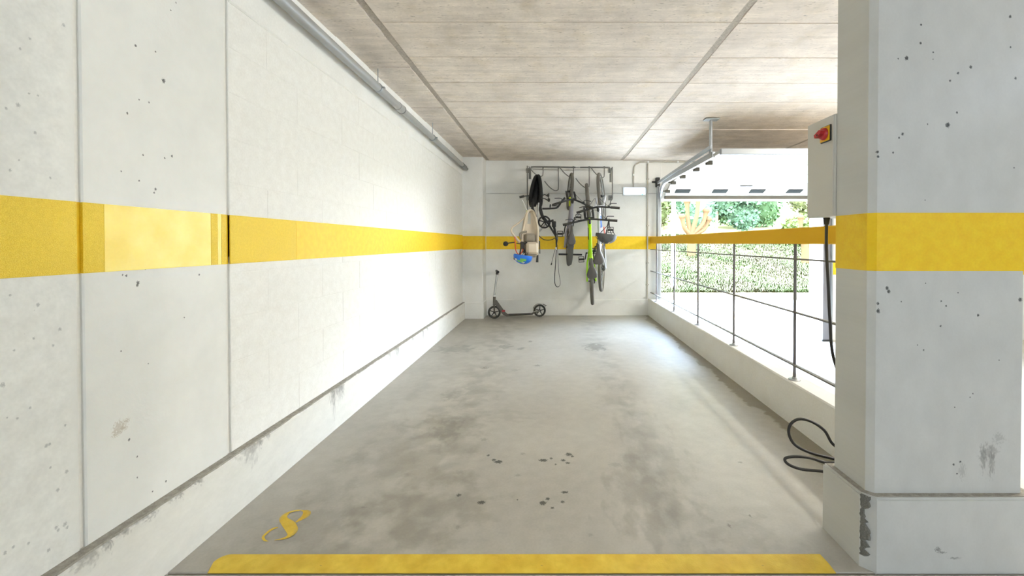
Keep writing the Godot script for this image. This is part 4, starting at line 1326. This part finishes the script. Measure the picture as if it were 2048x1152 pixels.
func build_bikes() -> void:
	# lime bicycle, front wheel up
	bicycle("bicycle", "lime green mountain bicycle hung by its front wheel", hung(Vector3(-0.045, 1, 0), Vector3(-0.06, 0, 1), Vector3(0.600, 0.59, -6.93)), {
		"R": 0.365, "W": 1.13, "k": 1.0, "tw": 0.052, "tyre": M.rubber_dusty, "frame": M.lime, "fork": M.black, "decal": M.dark, "saddle": M.saddle, "bar": 0.375, "steer": 0.03, "crank": 0.95, "rise": 0.015, "sweep": 0.05, "tube": 0.021, "sw": 0.075})
	# white and blue bicycle
	var b4 := bicycle("bicycle", "white and blue bicycle at the right end of the rack", hung(Vector3(0.0, 1, 0), Vector3(-0.19, 0, 1), Vector3(0.80, 0.785, -6.93)), {
		"R": 0.36, "W": 1.10, "k": 0.98, "tw": 0.05, "tyre": M.rubber_dusty, "frame": M.white_frame, "fork": M.white_frame, "decal": M.blue, "saddle": M.saddle, "bar": 0.30, "steer": 0.10, "crank": 0.25, "rise": 0.02, "sweep": 0.05, "tube": 0.02})
	begin()
	tube([Vector3(0.44, 0.50, 0.07), Vector3(0.62, 0.62, 0.055)], 0.012, 8)
	done("pump", M.pink, b4)
	# small grey bicycle with a rear mudguard
	var b2 := bicycle("bicycle", "small grey bicycle with a wide rear mudguard", hung(Vector3(0.02, 1, 0), Vector3(0.04, 0, 1), Vector3(0.225, 1.105, -6.93)), {
		"R": 0.29, "W": 0.86, "k": 0.78, "tw": 0.05, "tyre": M.rubber_dusty, "frame": M.lavender, "fork": M.black, "saddle": M.saddle, "bar": 0.29, "steer": -0.06, "crank": 0.2, "rise": 0.07, "sweep": 0.11, "tube": 0.023, "sw": 0.06})
	begin()
	var rows := []
	for i in 15:
		var a := deg_to_rad(20.0 + 130.0 * i / 14.0)
		var e := Vector3(cos(a), sin(a), 0)
		var hw := 0.045 * (0.75 + 0.25 * sin(PI * i / 14.0))
		var r := []
		for q in 5:
			var u := (q - 2) / 2.0
			r.append(Vector3(0, 0.29, 0) + e * (0.315 - 0.018 * u * u) + Vector3(0, 0, hw * u))
		rows.append(r)
	smooth(true)
	for i in 14:
		for q in 4:
			quad(rows[i][q], rows[i][q + 1], rows[i + 1][q + 1], rows[i + 1][q])
	done("mudguard", M.fender, b2)
	begin()
	for q in 3:
		var a := deg_to_rad(66.0 + 5.5 * q)
		var e := Vector3(cos(a), sin(a), 0)
		cbox(Vector3(0, 0.29, 0) + e * 0.3165, Vector3(0.012, 0.012, 0.03), 0.002)
	done("mudguard_marks", M.pale, b2)
	begin()
	tube([Vector3(-0.11, 0.33, -0.16), Vector3(-0.11, 0.33, 0.2)], 0.013, 8)
	done("carrier_bar", M.black, b2)
	begin()
	tube([Vector3(0.60, 0.70, -0.03), Vector3(0.73, 0.67, -0.03)], 0.014, 8)
	done("reflective_band", M.fluo, b2)
	# folded black bicycle
	var b1 := thing("folding_bicycle", "folded black bicycle hung at the left end of the rack", "bicycle", Vector3(-0.24, 1.9, -6.6), "bicycles hung on the wall rack")
	var o := Transform3D(Basis(), -b1.position)
	wheel(b1, "front_wheel", Vector3(-0.295, 1.965, -6.58), Vector3(0.98, -0.2, 0.12), 0.255, 0.05, M.jacket, o)
	wheel(b1, "rear_wheel", Vector3(-0.222, 1.96, -6.55), Vector3(0.99, 0.07, -0.16), 0.255, 0.05, M.jacket, o)
	begin(o)
	lathe(Vector3(-0.295, 1.965, -6.58), Vector3(0.98, -0.2, 0.12), [Vector2(0, 0.012), Vector2(0.1, 0.02), Vector2(0.205, 0.012), Vector2(0.205, -0.012), Vector2(0.1, -0.02), Vector2(0, -0.012)], 28)
	lathe(Vector3(-0.222, 1.96, -6.55), Vector3(0.99, 0.07, -0.16), [Vector2(0, 0.012), Vector2(0.1, 0.02), Vector2(0.205, 0.012), Vector2(0.205, -0.012), Vector2(0.1, -0.02), Vector2(0, -0.012)], 28)
	tube(curve([Vector3(-0.255, 2.1, -6.5), Vector3(-0.265, 1.9, -6.42), Vector3(-0.30, 1.72, -6.38)], 5), [0.012, 0.018, 0.024, 0.03, 0.034, 0.038, 0.04, 0.042, 0.044, 0.044, 0.04], 10)
	done("dress_guard", M.jacket, b1)
	begin(o)
	tube(curve([Vector3(-0.2, 2.0, -6.5), Vector3(-0.205, 1.75, -6.35), Vector3(-0.17, 1.58, -6.3), Vector3(-0.12, 1.5, -6.28)], 5), 0.024, 10)
	tube([Vector3(-0.28, 1.95, -6.45), Vector3(-0.31, 1.68, -6.3), Vector3(-0.26, 1.55, -6.28)], 0.02, 10)
	tube([Vector3(-0.12, 1.52, -6.28), Vector3(0.04, 1.26, -6.25)], 0.014, 8)
	tube([Vector3(-0.02, 1.51, -6.28), Vector3(0.035, 1.28, -6.25)], 0.018, 8)
	done("frame", M.black, b1)
	begin(o); tube([Vector3(-0.22, 1.76, -6.3), Vector3(-0.235, 1.5, -6.28)], 0.012, 8); tube([Vector3(-0.1, 1.46, -6.27), Vector3(-0.25, 1.3, -6.26)], 0.013, 8); tube([Vector3(0.0, 1.42, -6.27), Vector3(0.045, 1.24, -6.25)], 0.009, 8); done("struts", M.alu, b1)
	begin(o)
	torus(Vector3(-0.135, 1.475, -6.25), Vector3(-0.1, 0, 1), 0.082, 0.012, 30, 6, 0.5)
	for q in 5:
		var a := TAU * q / 5.0 + 0.3
		tube([Vector3(-0.135, 1.475, -6.25), Vector3(-0.135 + cos(a) * 0.078, 1.475 + sin(a) * 0.078, -6.25)], 0.009, 6)
	tube([Vector3(-0.135, 1.475, -6.25), Vector3(-0.02, 1.49, -6.22)], [0.02, 0.012], 8)
	cbox(Vector3(0.005, 1.44, -6.2), Vector3(0.06, 0.09, 0.05), 0.01)
	done("crankset", M.black, b1)
	begin(o)
	tube(curve([Vector3(-0.16, 1.665, -6.2), Vector3(-0.02, 1.665, -6.15), Vector3(0.055, 1.68, -6.15), Vector3(0.11, 1.76, -6.2), Vector3(0.16, 1.83, -6.3)], 5), 0.013, 8)
	tube([Vector3(-0.05, 1.68, -6.15), Vector3(-0.045, 1.72, -6.13)], 0.01, 6)
	tube([Vector3(-0.03, 1.70, -6.15), Vector3(0.06, 1.70, -6.14)], 0.007, 6)
	done("handlebar", M.black, b1)
	begin(o)
	cbox(Vector3(-0.07, 1.80, -6.3), Vector3(0.035, 0.05, 0.04), 0.008)
	cbox(Vector3(-0.08, 1.87, -6.3), Vector3(0.035, 0.03, 0.04), 0.006)
	tube([Vector3(-0.075, 1.78, -6.3), Vector3(-0.07, 1.9, -6.3)], 0.007, 6)
	tube([Vector3(-0.19, 1.86, -6.35), Vector3(-0.13, 1.88, -6.3), Vector3(-0.075, 1.85, -6.3)], 0.008, 6)
	tube([Vector3(-0.19, 1.83, -6.35), Vector3(-0.13, 1.82, -6.3), Vector3(-0.075, 1.79, -6.3)], 0.008, 6)
	done("brake_levers", M.rubber, b1)
	begin(o); tube([Vector3(-0.50, 1.84, -6.3), Vector3(-0.43, 1.855, -6.3)], 0.017, 10); tube([Vector3(-0.43, 1.855, -6.3), Vector3(-0.36, 1.87, -6.35)], 0.008, 8); done("grip", M.rubber, b1)
	begin(o); tube([Vector3(-0.46, 1.80, -6.3), Vector3(-0.385, 1.64, -6.28)], 0.008, 8); done("gear_lever", M.pale, b1)
	begin(o); cbox(Vector3(-0.385, 1.62, -6.28), Vector3(0.025, 0.05, 0.02), 0.005); done("reflector", M.fluo, b1)
	begin(o)
	tube(curve([Vector3(-0.25, 1.32, -6.2), Vector3(-0.15, 1.225, -6.2), Vector3(-0.04, 1.215, -6.2), Vector3(0.03, 1.25, -6.22)], 5), 0.006, 6)
	cbox(Vector3(0.045, 1.235, -6.22), Vector3(0.04, 0.045, 0.04), 0.008)
	tube([Vector3(0.045, 1.22, -6.22), Vector3(0.04, 1.13, -6.22)], [0.016, 0.009], 8)
	done("cable_loop", M.black, b1)

func build_seat_and_helmets() -> void:
	# child seat, hanging head up against the folded bicycle
	var t := thing("child_seat", "beige plastic child seat on the folded bicycle", "child seat", Vector3(-0.34, 1.2, -6.05))
	var o := Transform3D(Basis(Vector3.UP, 0.25), Vector3.ZERO)
	# back shell
	begin(o)
	var prof := [[0.43, 0.03], [0.40, 0.065], [0.33, 0.085], [0.24, 0.10], [0.14, 0.115], [0.06, 0.12], [0.0, 0.12], [-0.1, 0.115], [-0.17, 0.1]]
	for sgn in [1.0, -1.0]:
		smooth(true)
		for i in prof.size() - 1:
			for q in 8:
				var u0 := (q - 4) / 4.0
				var u1 := (q - 3) / 4.0
				if i in [1, 2] and q in [3, 4]: continue
				var P := func(j: int, u: float) -> Vector3:
					var hw: float = prof[j][1]
					return Vector3(u * hw + 0.02 * (prof[j][0] - 0.0), prof[j][0], -0.05 + 0.07 * u * u + (0.006 if sgn > 0 else -0.006) + 0.05 * maxf(0.0, 0.1 - prof[j][0]))
				var a: Vector3 = P.call(i, u0); var b: Vector3 = P.call(i, u1); var c: Vector3 = P.call(i + 1, u1); var d: Vector3 = P.call(i + 1, u0)
				if sgn > 0: quad(d, c, b, a)
				else: quad(a, b, c, d)
	done("back_shell", M.beige, t)
	begin(o); tube(curve([Vector3(0.10, -0.2, 0.03), Vector3(0.115, 0.0, 0.03), Vector3(0.11, 0.2, 0.025), Vector3(0.075, 0.37, 0.0), Vector3(0.04, 0.43, -0.03), Vector3(-0.02, 0.41, -0.02), Vector3(-0.075, 0.25, 0.03), Vector3(-0.11, 0.05, 0.03), Vector3(-0.10, -0.12, 0.03)], 5), 0.017, 8); done("rim", M.beige, t)
	# cushion and seat pan
	begin(o); cbox(Vector3(0.0, 0.04, 0.03), Vector3(0.15, 0.13, 0.06), 0.025); done("cushion", M.beige_dark, t)
	begin(o); cbox(Vector3(0.02, -0.1, 0.06), Vector3(0.17, 0.17, 0.14), 0.03); done("seat_pan", M.beige, t)
	begin(o); cbox(Vector3(0.0, -0.205, 0.05), Vector3(0.17, 0.05, 0.12), 0.02); done("seat_underside", M.beige_dark, t)
	begin(o); tube(curve([Vector3(-0.06, 0.33, -0.02), Vector3(-0.16, 0.25, 0.05), Vector3(-0.255, 0.18, 0.08), Vector3(-0.265, 0.12, 0.08), Vector3(-0.22, 0.06, 0.08), Vector3(-0.15, -0.02, 0.05)], 5), [0.012, 0.012, 0.012, 0.012, 0.012, 0.012, 0.012, 0.012, 0.012, 0.012, 0.012, 0.013, 0.013, 0.013, 0.014, 0.014, 0.014, 0.015, 0.015, 0.016, 0.016, 0.017, 0.018, 0.019, 0.02, 0.02], 8); done("armrest", M.beige, t)
	begin(o); tube(curve([Vector3(-0.13, 0.02, 0.06), Vector3(-0.145, 0.09, 0.06), Vector3(-0.1, 0.12, 0.06), Vector3(-0.05, 0.13, 0.05)], 5), 0.014, 8); done("inner_loop", M.beige_dark, t)
	# harness
	begin(o)
	tube(curve([Vector3(-0.22, 0.06, 0.09), Vector3(-0.215, -0.06, 0.09), Vector3(-0.2, -0.15, 0.09), Vector3(-0.15, -0.19, 0.09), Vector3(-0.1, -0.1, 0.09)], 5), 0.007, 6)
	done("red_strap", M.orange, t)
	begin(o)
	cbox(Vector3(-0.12, -0.06, 0.09), Vector3(0.05, 0.1, 0.05), 0.012)
	tube([Vector3(-0.2, -0.03, 0.09), Vector3(-0.11, -0.05, 0.1), Vector3(-0.05, -0.02, 0.1)], 0.007, 6)
	tube([Vector3(-0.1, -0.1, 0.1), Vector3(-0.07, -0.2, 0.1)], 0.008, 6)
	tube([Vector3(-0.14, -0.1, 0.1), Vector3(-0.16, -0.22, 0.1)], 0.01, 6)
	done("buckle", M.dark, t)
	begin(o); tube([Vector3(-0.22, -0.02, 0.06), Vector3(-0.34, -0.035, 0.06)], 0.008, 6); lathe(Vector3(-0.345, -0.04, 0.05), Vector3(0.1, 0, 1), [Vector2(0, 0), Vector2(0.034, 0), Vector2(0.034, 0.02), Vector2(0, 0.02)], 20); done("foot_cup", M.dark, t)
	begin(o); tube([Vector3(0.11, -0.2, 0.03), Vector3(0.105, -0.3, 0.03)], [0.014, 0.018], 8); tube([Vector3(0.145, 0.0, 0.0), Vector3(0.15, -0.18, 0.0)], 0.008, 8); tube([Vector3(-0.23, -0.245, 0.05), Vector3(-0.17, -0.24, 0.05)], 0.016, 8); done("leg_post", M.rubber, t)
	# blue helmet
	helmet("helmet", "small blue child helmet with green print under the child seat", Transform3D(Basis(Vector3(0, 0, 1), 2.95) * Basis(Vector3.UP, 0.5), Vector3(-0.425, 0.985, -5.95)), 0.115, M.helmet_blue, true)
	# grey helmet hanging by its straps from the handlebar
	helmet("helmet", "grey bicycle helmet hung upside down by its straps", Transform3D(Basis(Vector3(0, 0, 1), 2.98) * Basis(Vector3.UP, -0.3), Vector3(0.725, 1.275, -5.925)), 0.125, M.helmet_grey, false)
	# strap loop
	var s := thing("strap", "long black strap loop hanging from the folded bicycle", "strap", Vector3(0.04, 0.55, -6.23))
	begin(Transform3D(Basis(), -s.position))
	var lp := curve([Vector3(0.045, 1.15, -6.23), Vector3(0.03, 0.9, -6.23), Vector3(0.015, 0.68, -6.23), Vector3(0.02, 0.58, -6.23), Vector3(0.05, 0.535, -6.23), Vector3(0.09, 0.555, -6.23), Vector3(0.095, 0.62, -6.23), Vector3(0.075, 0.75, -6.23), Vector3(0.06, 1.0, -6.23), Vector3(0.052, 1.15, -6.23)], 6)
	for i in lp.size() - 1:
		var w0 := 0.0055 if i < lp.size() / 2 else 0.003
		var a: Vector3 = lp[i]; var b: Vector3 = lp[i + 1]
		var dir := (b - a).normalized()
		var sd := Vector3(-dir.y, dir.x, 0) * w0
		var zz := Vector3(0, 0, 0.0025)
		quad(a - sd + zz, a + sd + zz, b + sd + zz, b - sd + zz)
		quad(a + sd - zz, a - sd - zz, b - sd - zz, b + sd - zz)
		quad(a + sd + zz, a + sd - zz, b + sd - zz, b + sd + zz)
		quad(a - sd - zz, a - sd + zz, b - sd + zz, b - sd - zz)
	done("webbing", M.dark, s)
	begin(Transform3D(Basis(), -s.position)); tube(curve([Vector3(0.042, 1.14, -6.225), Vector3(0.0, 1.0, -6.22), Vector3(-0.03, 0.87, -6.22)], 4), 0.004, 6); tube([Vector3(-0.028, 0.88, -6.22), Vector3(-0.036, 0.85, -6.22)], 0.008, 8); done("cord_end", M.dark, s)
	begin(Transform3D(Basis(), -s.position)); cbox(Vector3(0.035, 1.09, -6.222), Vector3(0.02, 0.04, 0.012), 0.003); done("care_tag", M.pale, s)

func helmet(called: String, label: String, place: Transform3D, r: float, m: Material, child: bool) -> void:
	var t := thing(called, label, "helmet")
	t.transform = place
	var n := 28
	var rows := 12
	var at := func(i: int, k: int, s: float) -> Vector3:
		var ph := PI * 0.5 * i / rows * 1.12
		var th := TAU * k / n
		var p := Vector3(sin(ph) * cos(th) * 1.22, cos(ph) * 0.92, sin(ph) * sin(th) * 0.95)
		if i > rows - 3: p.y += 0.06 * cos(th)
		return p * r * s
	begin()
	smooth(true)
	for i in rows:
		for k in n:
			var vent: bool = (not child) and i in [3, 4, 5, 7, 8] and k % 4 == 0
			var so := 0.93 if vent else 1.0
			var a: Vector3 = at.call(i, k, so); var b: Vector3 = at.call(i, k + 1, so); var c: Vector3 = at.call(i + 1, k + 1, so); var d: Vector3 = at.call(i + 1, k, so)
			quad(a, b, c, d) if false else quad(d, c, b, a)
	done("shell", m, t)
	begin()
	smooth(true)
	for i in rows:
		for k in n:
			quad(at.call(i, k, 0.86), at.call(i, k + 1, 0.86), at.call(i + 1, k + 1, 0.86), at.call(i + 1, k, 0.86))
	for k in n: quad(at.call(rows, k, 1.0), at.call(rows, k, 0.86), at.call(rows, k + 1, 0.86), at.call(rows, k + 1, 1.0))
	done("liner", M.dark, t)
	if child:
		for q in [[5, 6, M.green, 4], [6, 4, M.pale, 2], [7, 8, M.green, 3], [4, 9, M.pale, 2]]:
			begin()
			smooth(true)
			for k in q[3]:
				quad(at.call(q[0] + 2, q[1] + k, 1.012), at.call(q[0] + 2, q[1] + k + 1, 1.012), at.call(q[0], q[1] + k + 1, 1.012), at.call(q[0], q[1] + k, 1.012))
			done("print", q[2], t)
		begin()
		for q in [[-0.8, 0.4], [-0.2, 0.8], [0.5, 0.7]]:
			tube([Vector3(q[0] * r, 0.0, q[1] * r * 0.8), Vector3(0.02 * q[0], -0.09, -0.05), Vector3(-0.03, -0.15, -0.11)], 0.004, 6)
		done("chin_strap", M.dark, t)
	else:
		begin()
		var hook := Vector3(0.0, -0.235, 0.0)
		for q in [[-0.9, 0.5], [-0.3, 0.85], [0.4, 0.85], [0.9, 0.5]]:
			tube([Vector3(q[0] * r, -0.02, q[1] * r * 0.8), hook * 0.55 + Vector3(0.02 * q[0], 0, 0.02), hook], 0.005, 6)
		done("chin_strap", M.dark, t)

# ------------------------------------------------------------------ kick scooter
func build_scooter() -> void:
	var t := thing("kick_scooter", "grey kick scooter with black wheels leaning by the back wall", "scooter")
	# x forward, y up, z right; front wheel towards the left of the picture
	var F := Vector3(-1, 0, 0.235).normalized()
	t.transform = Transform3D(Basis(F, Vector3.UP, F.cross(Vector3.UP)) * Basis(Vector3(1, 0, 0), 0.05), Vector3(-0.22, 0.0, -6.80))
	var dk := hexm("5f5a51", 0.4, 0.4)
	var R := 0.1
	for q in [["front_wheel", 0.715], ["rear_wheel", 0.0]]:
		var w := Node3D.new()
		w.name = q[0]
		t.add_child(w, true)
		var c := Vector3(q[1], R, 0)
		begin(); torus(c, Vector3(0, 0, 1), R - 0.013, 0.013, 36, 8, 1.1); done("tyre", M.rubber, w)
		begin()
		for k in 5:
			var a := TAU * k / 5.0 + 0.4
			var e := Vector3(cos(a), sin(a), 0)
			tube([c + e * 0.015, c + e * (R - 0.022)], [0.008, 0.006], 6)
		torus(c, Vector3(0, 0, 1), R - 0.026, 0.005, 30, 6)
		lathe(c - Vector3(0, 0, 0.014), Vector3(0, 0, 1), [Vector2(0, 0), Vector2(0.018, 0), Vector2(0.018, 0.028), Vector2(0, 0.028)], 16)
		done("spokes", M.black, w)
	# deck and neck
	begin()
	slab(PackedVector2Array([Vector2(0.09, 0.085), Vector2(0.13, 0.062), Vector2(0.44, 0.052), Vector2(0.5, 0.06), Vector2(0.55, 0.10), Vector2(0.68, 0.29), Vector2(0.72, 0.29), Vector2(0.735, 0.22), Vector2(0.70, 0.215), Vector2(0.58, 0.055), Vector2(0.53, 0.03), Vector2(0.45, 0.03), Vector2(0.13, 0.042), Vector2(0.08, 0.065), Vector2(0.02, 0.075), Vector2(0.02, 0.095)]), Vector3.ZERO, Vector3.RIGHT, Vector3.UP, 0.05)
	done("frame", dk, t)
	begin(); box(Vector3(0.12, 0.046, -0.065), Vector3(0.5, 0.061, 0.065), 0.006); done("deck", M.rubber, t)
	begin(); cbox(Vector3(0.577, 0.115, 0), Vector3(0.05, 0.028, 0.054), 0.003); done("red_badge", M.red, t)
	begin()
	for s in [-1.0, 1.0]: tube([Vector3(0.715, 0.1, 0.026 * s), Vector3(0.722, 0.215, 0.026 * s)], 0.009, 8)
	cbox(Vector3(0.722, 0.215, 0), Vector3(0.03, 0.02, 0.07), 0.004)
	done("fork", dk, t)
	begin()
	for i in 10:
		var a0 := deg_to_rad(-10.0 + 100.0 * i / 10.0)
		var a1 := deg_to_rad(-10.0 + 100.0 * (i + 1) / 10.0)
		var e0 := Vector3(0.715, R, 0) - Vector3(cos(a0 + 0.2), -sin(a0 + 0.2), 0) * 0.112
		var e1 := Vector3(0.715, R, 0) - Vector3(cos(a1 + 0.2), -sin(a1 + 0.2), 0) * 0.112
		var h := Vector3(0, 0, 0.024)
		quad(e0 - h, e1 - h, e1 + h, e0 + h)
	done("front_mudguard", M.alu, t)
	begin()
	for i in 12:
		var a0 := deg_to_rad(20.0 + 130.0 * i / 12.0)
		var a1 := deg_to_rad(20.0 + 130.0 * (i + 1) / 12.0)
		var e0 := Vector3(0, R, 0) + Vector3(cos(a0), sin(a0), 0) * 0.112
		var e1 := Vector3(0, R, 0) + Vector3(cos(a1), sin(a1), 0) * 0.112
		var h := Vector3(0, 0, 0.026)
		quad(e0 - h, e0 + h, e1 + h, e1 - h)
	tube([Vector3(-0.05, 0.2, 0), Vector3(-0.11, 0.175, 0)], 0.007, 6)
	done("rear_mudguard", dk, t)
	begin(); tube([Vector3(0.0, 0.1, 0.03), Vector3(0.1, 0.09, 0.03)], 0.008, 6); tube([Vector3(0.0, 0.1, -0.03), Vector3(0.1, 0.09, -0.03)], 0.008, 6); done("rear_arms", M.alu, t)
	# steering column and bar, turned towards the camera
	begin(); tube([Vector3(0.715, 0.21, 0), Vector3(0.712, 0.345, 0)], 0.022, 12); done("head_tube", dk, t)
	begin(); tube([Vector3(0.712, 0.34, 0), Vector3(0.712, 0.362, 0)], 0.026, 14); cbox(Vector3(0.69, 0.352, 0), Vector3(0.03, 0.014, 0.02), 0.003); done("collar_clamp", M.pale, t)
	begin(); tube([Vector3(0.712, 0.36, 0), Vector3(0.668, 0.70, 0)], 0.0165, 12); done("column", M.alu, t)
	begin(); tube([Vector3(0.716, 0.34, 0), Vector3(0.676, 0.69, 0.014)], 0.003, 5); done("brake_cable", M.black, t)
	begin(); tube([Vector3(0.668, 0.68, 0), Vector3(0.665, 0.73, 0)], 0.021, 12); done("bar_clamp", M.rubber, t)
	var hb := Node3D.new()
	hb.name = "handlebar"
	t.add_child(hb, true)
	var pc := Vector3(0.665, 0.73, 0)
	var dirb := Vector3(-0.04, 0.03, 0.95).normalized()
	begin(); tube([pc - dirb * 0.2, pc + dirb * 0.2], 0.012, 10); done("bar", M.rubber, hb)
	for s in [-1.0, 1.0]:
		begin(); tube([pc + dirb * 0.1 * s, pc + dirb * 0.205 * s, pc + dirb * 0.21 * s], [0.019, 0.019, 0.012], 12); done("grip", M.black, hb)
